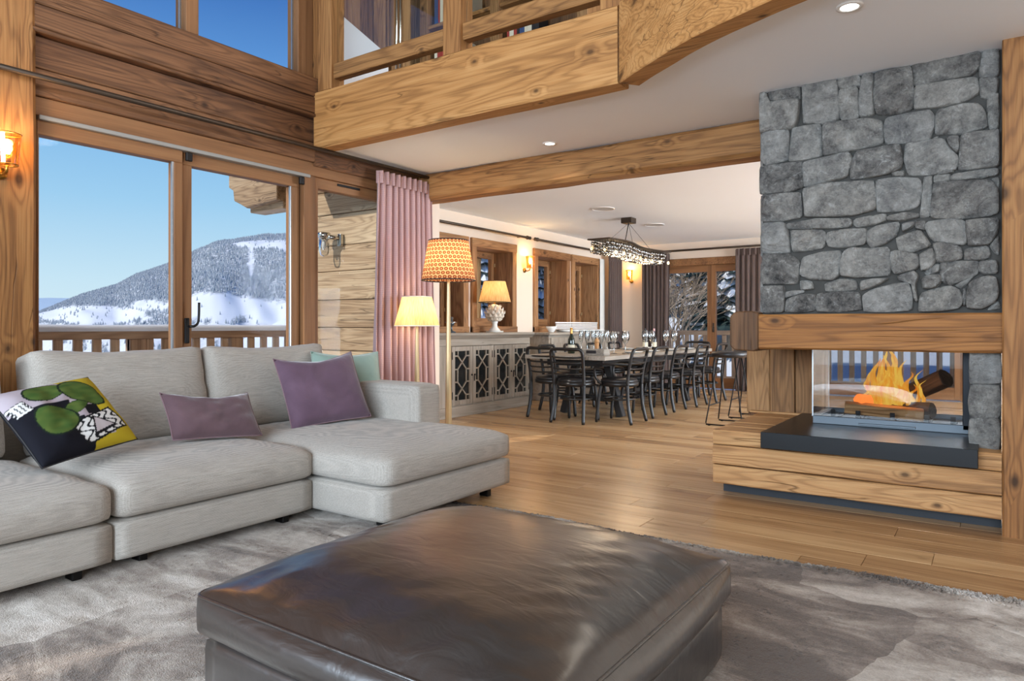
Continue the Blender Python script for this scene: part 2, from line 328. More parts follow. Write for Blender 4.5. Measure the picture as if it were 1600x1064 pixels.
def leather_material():
    m, nt, bs, out = newmat('brown_leather')
    v, rnd, base = coords(nt, False)
    n1 = N(nt, 'ShaderNodeTexNoise', i_Scale=2.2, i_Detail=4.0); L(nt, base, n1.inputs['Vector'])
    L(nt, ramp(nt, n1.outputs[0], [(0.3, c(28, 24, 23)), (0.7, c(40, 35, 33))]).outputs[0], bs.inputs['Base Color'])
    n2 = N(nt, 'ShaderNodeTexNoise', i_Scale=260.0, i_Detail=3.0); L(nt, base, n2.inputs['Vector'])
    mp = N(nt, 'ShaderNodeMapping'); mp.inputs['Scale'].default_value = (7, 18, 7); mp.inputs['Rotation'].default_value = (0, 0, 0.5); L(nt, base, mp.inputs[0])
    n3 = N(nt, 'ShaderNodeTexNoise', i_Scale=1.0, i_Detail=3.0, i_Distortion=0.8); L(nt, mp.outputs[0], n3.inputs['Vector'])
    L(nt, ramp(nt, n3.outputs[0], [(0.2, (0.30, 0.30, 0.30, 1)), (0.8, (0.42, 0.42, 0.42, 1))]).outputs[0], bs.inputs['Roughness'])
    bs.inputs['Specular IOR Level'].default_value = 1.0
    bs.inputs['Coat Weight'].default_value = 0.9; bs.inputs['Coat Roughness'].default_value = 0.28; bs.inputs['Coat IOR'].default_value = 1.7
    b1 = N(nt, 'ShaderNodeBump', i_Strength=0.12, i_Distance=0.002); L(nt, n2.outputs[0], b1.inputs['Height'])
    b2 = N(nt, 'ShaderNodeBump', i_Strength=0.35, i_Distance=0.02); L(nt, n3.outputs[0], b2.inputs['Height']); L(nt, b1.outputs[0], b2.inputs['Normal'])
    L(nt, b2.outputs[0], bs.inputs['Normal'])
leather_material()
fabric('sofa_fabric', c(200, 192, 182), c(132, 125, 117), 1500, bumps=0.35)
def velvet(name, col, col2):
    m, nt, bs, out = newmat(name)
    v, rnd, base = coords(nt, False)
    n1 = N(nt, 'ShaderNodeTexNoise', i_Scale=5.0, i_Detail=4.0, i_Distortion=0.6); L(nt, base, n1.inputs['Vector'])
    L(nt, ramp(nt, n1.outputs[0], [(0.3, col2), (0.7, col)]).outputs[0], bs.inputs['Base Color'])
    bs.inputs['Roughness'].default_value = 0.8; bs.inputs['Sheen Weight'].default_value = 0.8; bs.inputs['Sheen Roughness'].default_value = 0.4
    bs.inputs['Specular IOR Level'].default_value = 0.15
    n2 = N(nt, 'ShaderNodeTexNoise', i_Scale=14.0, i_Detail=3.0); L(nt, base, n2.inputs['Vector'])
    bump(nt, bs, n2.outputs[0], 0.25, 0.02)
velvet('plum_velvet', c(112, 88, 104), c(94, 72, 86))
velvet('lilac_velvet', c(112, 88, 94), c(96, 74, 80))
velvet('mint_velvet', c(158, 178, 166), c(136, 158, 146))
plain('pillow_piping', c(134, 108, 114), 0.8)

def printed_fabric():
    m, nt, bs, out = newmat('printed_fabric')
    at = N(nt, 'ShaderNodeVertexColor', layer_name='print'); L(nt, at.outputs[0], bs.inputs['Base Color'])
    bs.inputs['Roughness'].default_value = 0.85; bs.inputs['Specular IOR Level'].default_value = 0.15
printed_fabric()

def curtain_material(name, c1, c2, check=True, s=90.0):
    m, nt, bs, out = newmat(name)
    tc = N(nt, 'ShaderNodeUVMap'); tc.uv_map = 'cloth'
    sp = N(nt, 'ShaderNodeSeparateXYZ'); L(nt, tc.outputs[0], sp.inputs[0])
    u = mth(nt, 'GREATER_THAN', mth(nt, 'FRACT', mth(nt, 'MULTIPLY', sp.outputs[0], s)), 0.5)
    w = mth(nt, 'GREATER_THAN', mth(nt, 'FRACT', mth(nt, 'MULTIPLY', sp.outputs[1], s)), 0.5)
    n = N(nt, 'ShaderNodeTexNoise', i_Scale=3.0, i_Detail=3.0); L(nt, tc.outputs[0], n.inputs['Vector'])
    f = mth(nt, 'MULTIPLY', mth(nt, 'ADD', u, w), 0.5) if check else n.outputs[0]
    L(nt, ramp(nt, f, [(0.0, c1), (1.0, c2)]).outputs[0], bs.inputs['Base Color'])
    bs.inputs['Roughness'].default_value = 0.9; bs.inputs['Sheen Weight'].default_value = 0.2; bs.inputs['Specular IOR Level'].default_value = 0.1
curtain_material('pink_curtain', c(190, 156, 152), c(176, 140, 138), True, 60)
curtain_material('brown_curtain', c(100, 84, 78), c(84, 70, 66), False)

def shade_material(name, c1, c2, c3, pattern):
    m, nt, bs, out = newmat(name); nt.nodes.remove(bs)
    tc = N(nt, 'ShaderNodeUVMap'); tc.uv_map = 'cloth'
    sp = N(nt, 'ShaderNodeSeparateXYZ'); L(nt, tc.outputs[0], sp.inputs[0])
    if pattern:
        row = mth(nt, 'MULTIPLY', sp.outputs[1], 10.0)
        off = mth(nt, 'MULTIPLY', mth(nt, 'FLOOR', row), 0.37)
        a = mth(nt, 'ABSOLUTE', mth(nt, 'SUBTRACT', mth(nt, 'FRACT', mth(nt, 'ADD', mth(nt, 'MULTIPLY', sp.outputs[0], 34.0), off)), 0.5))
        b = mth(nt, 'ABSOLUTE', mth(nt, 'SUBTRACT', mth(nt, 'FRACT', row), 0.5))
        d = mth(nt, 'ADD', mth(nt, 'POWER', mth(nt, 'MULTIPLY', a, 2.0), 2.0), mth(nt, 'POWER', mth(nt, 'MULTIPLY', b, 2.0), 2.0))
        colr = ramp(nt, d, [(0.0, c2), (0.20, c2), (0.24, c3), (0.62, c3), (0.70, c1)]).outputs[0]
    else:
        n = N(nt, 'ShaderNodeTexNoise', i_Scale=1.0, i_Detail=4.0)
        mp = N(nt, 'ShaderNodeMapping'); mp.inputs['Scale'].default_value = (160, 3, 1); L(nt, tc.outputs[0], mp.inputs[0]); L(nt, mp.outputs[0], n.inputs['Vector'])
        colr = ramp(nt, n.outputs[0], [(0.3, c2), (0.65, c1)]).outputs[0]
    df = N(nt, 'ShaderNodeBsdfDiffuse'); tl = N(nt, 'ShaderNodeBsdfTranslucent'); mx = N(nt, 'ShaderNodeMixShader'); mx.inputs[0].default_value = 0.6
    L(nt, colr, df.inputs[0]); L(nt, colr, tl.inputs[0]); L(nt, df.outputs[0], mx.inputs[1]); L(nt, tl.outputs[0], mx.inputs[2]); L(nt, mx.outputs[0], out.inputs[0])
shade_material('shade_patterned', c(226, 190, 146), c(196, 140, 96), c(130, 44, 30), True)
shade_material('shade_cream', c(240, 222, 170), c(214, 188, 130), c(0, 0, 0), False)
shade_material('shade_tan', c(226, 196, 150), c(196, 156, 106), c(0, 0, 0), False)

def rug_material():
    m, nt, bs, out = newmat('fur_rug')
    v, rnd, base = coords(nt, False)
    vo = N(nt, 'ShaderNodeTexVoronoi', i_Scale=1.5, i_Randomness=0.9); 
    nw = N(nt, 'ShaderNodeTexNoise', i_Scale=2.5, i_Detail=3.0); L(nt, base, nw.inputs['Vector'])
    wv = mixc(nt, 0.22, base, nw.outputs['Color'], 'ADD')
    L(nt, wv, vo.inputs['Vector'])
    patch = N(nt, 'ShaderNodeRGBToBW'); L(nt, vo.outputs['Color'], patch.inputs[0])
    mp = N(nt, 'ShaderNodeMapping'); mp.inputs['Scale'].default_value = (1.0, 2.2, 1); mp.inputs['Rotation'].default_value = (0, 0, 0.25); L(nt, base, mp.inputs[0])
    n1 = N(nt, 'ShaderNodeTexNoise', i_Scale=1.9, i_Detail=6.0, i_Roughness=0.62, i_Distortion=0.7); L(nt, mp.outputs[0], n1.inputs['Vector'])
    n2 = N(nt, 'ShaderNodeTexNoise', i_Scale=26.0, i_Detail=4.0, i_Roughness=0.7); L(nt, base, n2.inputs['Vector'])
    n4 = N(nt, 'ShaderNodeTexNoise', i_Scale=140.0, i_Detail=2.0); L(nt, mp.outputs[0], n4.inputs['Vector'])
    t = mth(nt, 'ADD', mth(nt, 'MULTIPLY', n1.outputs[0], 1.1), mth(nt, 'MULTIPLY', n2.outputs[0], 0.20))
    t = mth(nt, 'ADD', t, mth(nt, 'MULTIPLY_ADD', n4.outputs[0], 0.22, -0.11))
    t = mth(nt, 'ADD', t, mth(nt, 'MULTIPLY_ADD', patch.outputs[0], 0.30, -0.30))
    r = ramp(nt, t, [(0.33, c(92, 75, 62)), (0.44, c(138, 121, 107)), (0.55, c(180, 167, 154)), (0.68, c(218, 208, 198)), (0.82, c(240, 234, 226))])
    sp = N(nt, 'ShaderNodeSeparateXYZ'); L(nt, base, sp.inputs[0])
    L(nt, r.outputs[0], bs.inputs['Base Color']); bs.inputs['Roughness'].default_value = 0.85
    bump(nt, bs, mth(nt, 'ADD', n2.outputs[0], mth(nt, 'MULTIPLY', n4.outputs[0], 0.6)), 0.5, 0.02)
    bs.inputs['Sheen Weight'].default_value = 0.3; bs.inputs['Specular IOR Level'].default_value = 0.2
rug_material()

def mountain_material():
    m, nt, bs, out = newmat('mountain_snow')
    v, rnd, base = coords(nt, False)
    n = N(nt, 'ShaderNodeTexNoise', i_Scale=0.16, i_Detail=4.0, i_Roughness=0.8); L(nt, base, n.inputs['Vector'])
    at = N(nt, 'ShaderNodeVertexColor', layer_name='forest')
    f = mth(nt, 'MULTIPLY', at.outputs[0], ramp(nt, n.outputs[0], [(0.40, (0, 0, 0, 1)), (0.52, (1, 1, 1, 1))]).outputs[0])
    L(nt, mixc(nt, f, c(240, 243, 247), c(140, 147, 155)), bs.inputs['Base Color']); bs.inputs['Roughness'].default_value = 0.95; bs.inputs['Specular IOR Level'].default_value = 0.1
mountain_material()

def flame_material():
    m, nt, bs, out = newmat('flame'); nt.nodes.remove(bs)
    at = N(nt, 'ShaderNodeVertexColor', layer_name='heat')
    sp = N(nt, 'ShaderNodeSeparateColor'); L(nt, at.outputs[0], sp.inputs[0])
    v, rnd, base = coords(nt, True, (38, 38, 7))
    n = N(nt, 'ShaderNodeTexNoise', i_Scale=1.0, i_Detail=3.0); L(nt, v, n.inputs['Vector'])
    t = mth(nt, 'ADD', mth(nt, 'MULTIPLY', sp.outputs[0], 0.75), mth(nt, 'MULTIPLY_ADD', n.outputs[0], 1.6, -0.62), None, True)
    r = ramp(nt, t, [(0.0, (1.0, 0.62, 0.10, 1)), (0.3, (1.0, 0.38, 0.03, 1)), (0.6, (1.0, 0.17, 0.008, 1)), (1.0, (0.6, 0.04, 0.004, 1))])
    em = N(nt, 'ShaderNodeEmission', i_Strength=0.95); L(nt, r.outputs[0], em.inputs[0])
    tr = N(nt, 'ShaderNodeBsdfTransparent'); mx = N(nt, 'ShaderNodeMixShader')
    a = mth(nt, 'MULTIPLY_ADD', t, 0.75, 0.12, True)
    L(nt, a, mx.inputs[0]); L(nt, em.outputs[0], mx.inputs[1]); L(nt, tr.outputs[0], mx.inputs[2]); L(nt, mx.outputs[0], out.inputs[0])
flame_material()

# ------------------------------------------------------------------ geometry helpers
class MB:
    def __init__(s): s.v = []; s.f = []; s.uv = None; s.colors = None
    def add(s, vs, fs):
        o = len(s.v); s.v += [tuple(p) for p in vs]; s.f += [tuple(i + o for i in f) for f in fs]; return s
    def box(s, x0, x1, y0, y1, z0, z1):
        return s.add([(x0, y0, z0), (x1, y0, z0), (x1, y1, z0), (x0, y1, z0), (x0, y0, z1), (x1, y0, z1), (x1, y1, z1), (x0, y1, z1)],
                     [(0, 3, 2, 1), (4, 5, 6, 7), (0, 1, 5, 4), (1, 2, 6, 5), (2, 3, 7, 6), (3, 0, 4, 7)])
    def bar(s, a, b, w, t, up=(0, 0, 1)):
        a = Vector(a); b = Vector(b); d = (b - a).normalized(); u = Vector(up)
        if abs(d.dot(u)) > 0.99: u = Vector((0, 1, 0))
        r = d.cross(u).normalized(); u = r.cross(d)
        vs = [p + r * sx * w / 2 + u * sy * t / 2 for p in (a, b) for sx, sy in ((-1, -1), (1, -1), (1, 1), (-1, 1))]
        return s.add(vs, [(0, 1, 2, 3), (7, 6, 5, 4), (0, 4, 5, 1), (1, 5, 6, 2), (2, 6, 7, 3), (3, 7, 4, 0)])
    def prism(s, poly, axis, a, b):
        n = len(poly)
        def P(p, w):
            return {'X': (w, p[0], p[1]), 'Y': (p[0], w, p[1]), 'Z': (p[0], p[1], w)}[axis]
        vs = [P(p, a) for p in poly] + [P(p, b) for p in poly]
        fs = [tuple(range(n - 1, -1, -1)), tuple(range(n, 2 * n))] + [(i, (i + 1) % n, n + (i + 1) % n, n + i) for i in range(n)]
        return s.add(vs, fs)
    def tube(s, path, r, n=8, closed=False, caps=True):
        path = [Vector(p) for p in path]; m = len(path)
        rs = r if isinstance(r, (list, tuple)) else [r] * m
        vs = []; prev = None
        for i, p in enumerate(path):
            if closed: d = (path[(i + 1) % m] - path[i - 1])
            else: d = path[min(i + 1, m - 1)] - path[max(i - 1, 0)]
            d.normalize()
            if prev is None:
                u = Vector((0, 0, 1)) if abs(d.z) < 0.9 else Vector((1, 0, 0))
                u = (u - d * u.dot(d)).normalized()
            else:
                u = (prev - d * prev.dot(d)).normalized()
            prev = u; w = d.cross(u)
            for k in range(n):
                a = 2 * PI * k / n
                vs.append(p + (u * math.cos(a) + w * math.sin(a)) * rs[i])
        fs = []
        for i in range(m if closed else m - 1):
            j = (i + 1) % m
            for k in range(n):
                l = (k + 1) % n
                fs.append((i * n + k, i * n + l, j * n + l, j * n + k))
        if caps and not closed:
            fs.append(tuple(range(n - 1, -1, -1))); fs.append(tuple((m - 1) * n + k for k in range(n)))
        return s.add(vs, fs)
    def lathe(s, prof, n=24, c=(0, 0, 0), wob=0.0, caps=True):
        vs = []; m = len(prof)
        for r, z in prof:
            for k in range(n):
                a = 2 * PI * k / n
                rr = r * (1 + wob * (1 if k % 2 else -1)) if wob else r
                vs.append((c[0] + rr * math.cos(a), c[1] + rr * math.sin(a), c[2] + z))
        fs = [(i * n + k, i * n + (k + 1) % n, (i + 1) * n + (k + 1) % n, (i + 1) * n + k) for i in range(m - 1) for k in range(n)]
        if caps and prof[0][0] > 0.0015: fs.append(tuple(range(n - 1, -1, -1)))
        if caps and prof[-1][0] > 0.0015: fs.append(tuple((m - 1) * n + k for k in range(n)))
        return s.add(vs, fs)
    def build(s, name, mat, parent=None, smooth=False, bevel=0.0, seg=1, local=False, weld=False):
        me = bpy.data.meshes.new(name); me.from_pydata(s.v, [], s.f); me.update()
        if smooth:
            me.polygons.foreach_set('use_smooth', [True] * len(me.polygons))
        me.materials.append(MATS[mat])
        if s.uv:
            ul = me.uv_layers.new(name='cloth')
            for lp in me.loops: ul.data[lp.index].uv = s.uv[lp.vertex_index]
        return place(name, me, parent, local, bevel, seg, smooth)
def place(name, me, parent=None, local=False, bevel=0.0, seg=1, smooth=False):
    o = bpy.data.objects.new(name, me); COL.objects.link(o)
    if parent is not None:
        o.parent = parent
        if not local and 'ox' in WLOC.get(parent.name, {}): pass
        if not local and parent.name in WLOC: o.matrix_parent_inverse = Matrix.Translation(-Vector(WLOC[parent.name]))
    if bevel:
        b = o.modifiers.new('edge', 'BEVEL'); b.width = bevel; b.segments = seg; b.limit_method = 'ANGLE'; b.angle_limit = 0.6
    return o
WLOC = {}
def thing(name, label, cat, loc=(0, 0, 0), rz=0.0, group=None, kind=None):
    o = bpy.data.objects.new(name, None); COL.objects.link(o); o.location = loc; o.rotation_euler = (0, 0, rz)
    o.empty_display_size = 0.1
    o['label'] = label; o['category'] = cat
    if group: o['group'] = group
    if kind: o['kind'] = kind
    if rz == 0: WLOC[o.name] = tuple(loc)
    return o
def tag(o, label, cat=None, group=None, kind=None):
    o['label'] = label
    if cat: o['category'] = cat
    if group: o['group'] = group
    if kind: o['kind'] = kind
    return o
def dup(root, loc, rz, label=None, group=None):
    r = root.copy(); COL.objects.link(r); r.location = loc; r.rotation_euler = (0, 0, rz)
    if label: r['label'] = label
    if group: r['group'] = group
    for ch in list(root.children):
        cc = ch.copy(); COL.objects.link(cc); cc.parent = r
        for g in list(ch.children):
            d = g.copy(); COL.objects.link(d); d.parent = cc
    return r
def box(name, mat, x0, x1, y0, y1, z0, z1, parent=None, bevel=0.0, seg=1, local=False):
    return MB().box(x0, x1, y0, y1, z0, z1).build(name, mat, parent, False, bevel, seg, local)
def smooth_path(pts, n=8, closed=False):
    pts = [Vector(p) for p in pts]; m = len(pts); out = []
    rng = range(m) if closed else range(m - 1)
    for i in rng:
        p0 = pts[i - 1] if (i > 0 or closed) else pts[0]; p1 = pts[i]; p2 = pts[(i + 1) % m]; p3 = pts[(i + 2) % m] if (i + 2 < m or closed) else pts[-1]
        for k in range(n):
            t = k / n
            out.append(0.5 * ((2 * p1) + (p2 - p0) * t + (2 * p0 - 5 * p1 + 4 * p2 - p3) * t * t + (3 * p1 - p0 - 3 * p2 + p3) * t ** 3))
    if not closed: out.append(pts[-1])
    return out
def rough_beam(x0, x1, y0, y1, z0, z1, axis, amp=0.006, step=0.22, seed=0, bev=0.012):
    """timber with slightly uneven, chamfered edges"""
    k = 'XYZ'.index(axis); lo = (x0, y0, z0); hi = (x1, y1, z1)
    o = [i for i in range(3) if i != k]
    n = max(2, int((hi[k] - lo[k]) / step)); b = bev
    vs = []; ring = 8
    for i in range(n + 1):
        t = lo[k] + (hi[k] - lo[k]) * i / n
        a0, a1 = lo[o[0]], hi[o[0]]; c0, c1 = lo[o[1]], hi[o[1]]
        pts = [(a0 + b, c0), (a1 - b, c0), (a1, c0 + b), (a1, c1 - b), (a1 - b, c1), (a0 + b, c1), (a0, c1 - b), (a0, c0 + b)]
        for j, (p, q) in enumerate(pts):
            nz = noise.noise(Vector((t * 1.7 + seed * 9.1, j * 3.3 + seed, seed * 2.7)))
            sx = 1 if p > (a0 + a1) / 2 else -1; sy = 1 if q > (c0 + c1) / 2 else -1
            w = [0, 0, 0]; w[k] = t; w[o[0]] = p - sx * abs(nz) * amp; w[o[1]] = q - sy * abs(nz) * amp
            vs.append(tuple(w))
    fs = []
    for i in range(n):
        for j in range(ring):
            l = (j + 1) % ring; fs.append((i * ring + j, i * ring + l, (i + 1) * ring + l, (i + 1) * ring + j))
    fs.append(tuple(range(ring - 1, -1, -1))); fs.append(tuple(n * ring + j for j in range(ring)))
    if axis == 'Y': fs = [tuple(reversed(f)) for f in fs]
    m = MB(); m.add(vs, fs); return m
def rounded_pad(cx, cy, z0, sx, sy, h, r=0.05, puff=0.03, n=14, seed=0, wr=0.0):
    """upholstered block: rounded box with a crowned top"""
    vs = []; fs = []; idx = {}
    def key(i, j, k): return (i, j, k)
    m = MB()
    N_ = n; nz = 6
    def pt(i, j, k):
        u = -1 + 2 * i / N_; v = -1 + 2 * j / N_; w = -1 + 2 * k / nz
        x, y, z = u * sx / 2, v * sy / 2, w * h / 2
        q = Vector((max(-(sx / 2 - r), min(sx / 2 - r, x)), max(-(sy / 2 - r), min(sy / 2 - r, y)), max(-(h / 2 - r), min(h / 2 - r, z))))
        d = Vector((x, y, z)) - q
        if d.length > 1e-6:
            mx = max(abs(d.x), abs(d.y), abs(d.z)); p = q + d.normalized() * mx
        else: p = Vector((x, y, z))
        crown = (1 - u ** 4) * (1 - v ** 4)
        if w > 0: p.z += puff * crown * w
        side = (1 - w * w)
        p.x += math.copysign(puff * 0.35, u) * side * abs(u) ** 3 * (1 - v ** 2); p.y += math.copysign(puff * 0.35, v) * side * abs(v) ** 3 * (1 - u ** 2)
        if wr: p.z += wr * noise.noise(Vector((u * 4 + seed, v * 4, seed * 3.1))) * max(0, w)
        return (cx + p.x, cy + p.y, z0 + h / 2 + p.z)
    def g(i, j, k):
        kk = (i, j, k)
        if kk not in idx: idx[kk] = len(vs); vs.append(pt(i, j, k))
        return idx[kk]
    for i in range(N_):
        for j in range(N_):
            fs.append((g(i, j, nz), g(i + 1, j, nz), g(i + 1, j + 1, nz), g(i, j + 1, nz)))
            fs.append((g(i, j, 0), g(i, j + 1, 0), g(i + 1, j + 1, 0), g(i + 1, j, 0)))
    for i in range(N_):
        for k in range(nz):
            fs.append((g(i, 0, k), g(i + 1, 0, k), g(i + 1, 0, k + 1), g(i, 0, k + 1)))
            fs.append((g(i, N_, k), g(i, N_, k + 1), g(i + 1, N_, k + 1), g(i + 1, N_, k)))
            fs.append((g(0, i, k), g(0, i, k + 1), g(0, i + 1, k + 1), g(0, i + 1, k)))
            fs.append((g(N_, i, k), g(N_, i + 1, k), g(N_, i + 1, k + 1), g(N_, i, k + 1)))
    m.add(vs, fs); return m
# ------------------------------------------------------------------ the setting
XW = -4.70     # window wall of the living room
YF = 3.80      # gallery fascia
ZC = 2.60      # low ceiling
XD = -5.80     # dining window wall
YE = 12.0      # far dining wall
# floor: sub-floor slab with single planks laid on it
floor = box('floor', 'plinth_grey', -5.8, 3.5, -3.5, 12.0, -0.12, -0.022)
tag(floor, 'wide oak plank floor running through living and dining area', None, None, 'structure')
row_w = 0.197; y = 3.94 - 36 * row_w; k = 0
rp = random.Random(3)
while y < 11.98:
    y1 = min(y + row_w, 12.0)
    if y1 > 1.9:
        xl = XD if y1 > 5.3 else XW
        x = xl - rp.random() * 1.2; xr = 1.0 if y < 4.7 else 0.4
        while x < xr:
            ln = rp.choice((1.1, 1.4, 1.7, 1.9, 2.1)); xa = max(x, xl); xb = min(x + ln, xr + 0.6)
            if xb - xa > 0.08:
                g = 0.0009; zt = rp.uniform(-0.0008, 0.0004)
                m = MB(); b = 0.0015; cx_ = (xa + xb) / 2; cy_ = (y + y1) / 2; hx = (xb - xa) / 2 - g; hy_ = (y1 - y) / 2 - g
                m.add([(-hx, -hy_, -0.022), (hx, -hy_, -0.022), (hx, hy_, -0.022), (-hx, hy_, -0.022),
                       (-hx, -hy_, -b), (hx, -hy_, -b), (hx, hy_, -b), (-hx, hy_, -b),
                       (-hx + b, -hy_ + b, 0), (hx - b, -hy_ + b, 0), (hx - b, hy_ - b, 0), (-hx + b, hy_ - b, 0)],
                      [(0, 1, 5, 4), (1, 2, 6, 5), (2, 3, 7, 6), (3, 0, 4, 7), (4, 5, 9, 8), (5, 6, 10, 9), (6, 7, 11, 10), (7, 4, 8, 11), (8, 9, 10, 11)])
                p = m.build('plank', 'floor_wood', floor, local=True); p.location = (cx_, cy_, zt)
            x += ln
    y += row_w
fb = box('floor_boards_rest', 'floor_wood', XW, 3.5, -3.5, 3.94 - 11 * row_w, -0.022, -0.001, floor)
fb['kind'] = 'stuff'
fb2 = box('floor_boards_rest', 'floor_wood', 1.62, 3.5, 3.94 - 11 * row_w, 12.0, -0.022, -0.001, floor); fb2['kind'] = 'stuff'

# low ceiling with the curved front edge of the gallery
curve = [(-1.853, 3.80), (-1.736, 3.712), (-1.653, 3.655), (-1.515, 3.566), (-1.391, 3.484), (-1.173, 3.362), (-0.995, 3.285), (-0.80, 3.21), (-0.5, 3.12), (0.1, 3.02), (1.0, 2.96), (3.5, 2.93)]
curve = [(p.x, p.y) for p in smooth_path([(a, b, 0) for a, b in curve], 4)]
poly = [(-6.1, 12.3), (-6.1, 5.05), (XW, 5.05), (XW, YF + 0.06)] + [(a, b + 0.05) for a, b in curve] + [(3.5, 12.3)]
ce = MB().prism(poly, 'Z', ZC, ZC + 0.4).build('ceiling', 'ceiling_plaster')
tag(ce, 'smooth white ceiling under the gallery and over the dining area', None, None, 'structure')
# gallery fascia beam and curved continuation
o = rough_beam(XW + 0.07, -1.862, YF, YF + 0.16, 2.565, 3.04, 'X', 0.008, seed=1).build('trim_1', 'fascia_wood')
tag(o, 'massive straight timber fascia beam below the gallery railing', None, None, 'structure')
m = MB(); n = len(curve); th = 0.14
for (a, b) in curve:
    pass
pv = []
for i, (a, b) in enumerate(curve):
    t = Vector((curve[min(i + 1, n - 1)][0] - curve[max(i - 1, 0)][0], curve[min(i + 1, n - 1)][1] - curve[max(i - 1, 0)][1], 0)).normalized()
    nr = Vector((-t.y, t.x, 0))
    for d, z in ((0, 2.56), (th, 2.56), (th, 3.05), (0, 3.05)):
        pv.append((a + nr.x * d, b + nr.y * d, z + 0.004 * noise.noise(Vector((a * 3, b, z)))))
fs = []
for i in range(n - 1):
    for j in range(4):
        l = (j + 1) % 4; fs.append((i * 4 + j, (i + 1) * 4 + j, (i + 1) * 4 + l, i * 4 + l))
fs += [(0, 1, 2, 3), tuple((n - 1) * 4 + j for j in (3, 2, 1, 0))]
m.add(pv, fs)
tag(m.build('trim_2', 'fascia_wood', None, False, 0.006), 'curved timber fascia sweeping forward from the straight beam', None, None, 'structure')
# beam between living and dining
m = rough_beam(-4.74, -1.24, 5.12, 5.36, 2.33, 2.60, 'X', 0.012, seed=3, bev=0.03)
tag(m.build('trim_3', 'beam_x_wood'), 'rough old timber beam on the white ceiling, running into the stone chimney', None, None, 'structure')

# window wall of the living room: stacked beams above the sliding doors
for i, (za, zb, x1) in enumerate(((2.47, 2.635, -4.66), (2.635, 2.83, -4.665), (2.83, 2.86, -4.605), (2.86, 3.00, -4.615), (3.00, 3.16, -4.612))):
    m = rough_beam(-4.86, x1, 1.72, 3.84, za, zb - 0.002, 'Y', 0.004, seed=20 + i, bev=0.006)
    tag(m.build('trim_%d' % (4 + i), 'beam_y_wood'), ['lowest dark timber board above the sliding doors', 'second dark timber board up above the sliding doors', 'thin pale timber ledge between the dark boards over the sliding doors',
        'weathered timber board just above the thin ledge over the sliding doors', 'topmost timber board under the upper windows'][i], None, None, 'structure')
m = rough_beam(-4.86, -4.655, 3.84, 5.08, 2.44, 2.60, 'Y', 0.004, seed=30, bev=0.006)
tag(m.build('trim_9', 'beam_y_wood'), 'timber header under the white ceiling behind the pink curtain', None, None, 'structure')
# posts
m = rough_beam(-4.9, -4.60, 1.43, 1.765, 0, 5.6, 'Z', 0.01, seed=5, bev=0.02)
tag(m.build('trim_10', 'post_wood'), 'tall weathered timber post beside the sliding doors, carrying an amber sconce', None, None, 'structure')
m = rough_beam(-4.82, -4.60, 3.85, 4.02, 3.04, 5.6, 'Z', 0.004, seed=6, bev=0.01)
tag(m.build('trim_11', 'post_wood'), 'timber corner post standing where fascia and upper window meet', None, None, 'structure')
m = rough_beam(0.035, 0.33, 4.456, 4.76, 0, 2.60, 'Z', 0.006, seed=7, bev=0.008)
tag(m.build('trim_12', 'post_wood'), 'square timber post with wavy grain, right of the stone chimney', None, None, 'structure')

# plaster walls
m = MB(); m.box(-4.86, XW, 5.02, 5.48, 0, 2.6)
tag(m.build('wall_pier', 'wall_plaster', None, False, 0.01), 'narrow cream plaster pier between pink curtain and dining alcove', None, None, 'structure')
# dining wall with four deep window openings
wins = [(6.28, 7.28), (7.416, 8.42), (8.96, 9.99), (10.12, 11.07)]
zb, zt = 1.05, 2.27; T = 0.42
m = MB(); ys = [5.05] + [v for w in wins for v in w] + [12.0]
m.box(XD - T, XD, 5.05, 12.0, 0, zb); m.box(XD - T, XD, 5.05, 12.0, zt, 2.6)
for i in range(0, len(ys), 2): m.box(XD - T, XD, ys[i], ys[i + 1], zb, zt)
tag(m.build('wall_left', 'wall_plaster'), 'cream plaster dining wall with four small deep windows', None, None, 'structure')
m = MB(); m.box(XD - T, XD, 5.02, 5.06, 0, 2.6); m.box(XD, XW - 0.16, 5.30, 5.48, 0, 2.6)
tag(m.build('wall_alcove', 'wall_plaster'), 'short plaster return wall behind the pier', None, None, 'structure')
# far wall with two openings
fd = [(-5.02, -3.22), (-2.3, -0.35)]
m = MB(); xs = [-6.2] + [v for w in fd for v in w] + [3.5]; zt2 = 2.28
for i in range(0, len(xs), 2): m.box(xs[i], xs[i + 1], YE, YE + 0.3, 0, zt2)
m.box(-6.2, 3.5, YE, YE + 0.3, zt2, 2.6)
tag(m.build('wall_far', 'wall_plaster'), 'cream plaster end wall of the dining area around the french doors', None, None, 'structure')
m = MB(); m.box(3.5, 3.7, -3.6, 12.3, 0, 6.0)
tag(m.build('wall_right', 'wall_plaster'), 'plain cream wall closing the room to the right, out of view', None, None, 'structure')
m = MB(); m.box(-4.9, -4.4, -3.7, -3.5, 0, 5.6); m.box(2.6, 3.5, -3.7, -3.5, 0, 5.6); m.box(-4.4, 2.6, -3.7, -3.5, 0, 0.4); m.box(-4.4, 2.6, -3.7, -3.5, 4.8, 5.6); m.box(-0.95, -0.75, -3.7, -3.5, 0.4, 4.8)
tag(m.build('wall_back', 'dark_roof'), 'timber gable wall behind the viewer with an assumed tall window opening', None, None, 'structure')
m = MB(); m.box(-4.9, XW, -3.6, 1.43, 0, 5.6)
tag(m.build('wall_near', 'beam_y_wood'), 'timber wall left of the tall post, out of view', None, None, 'structure')
m = MB(); m.box(-6.2, 3.7, -3.8, 12.3, 5.6, 5.75)
tag(m.build('ceiling_upper', 'dark_roof'), 'timber underside of the roof high above the living area', None, None, 'structure')
m = MB(); m.box(0.33, 3.5, 4.66, 4.76, 0, 2.6)
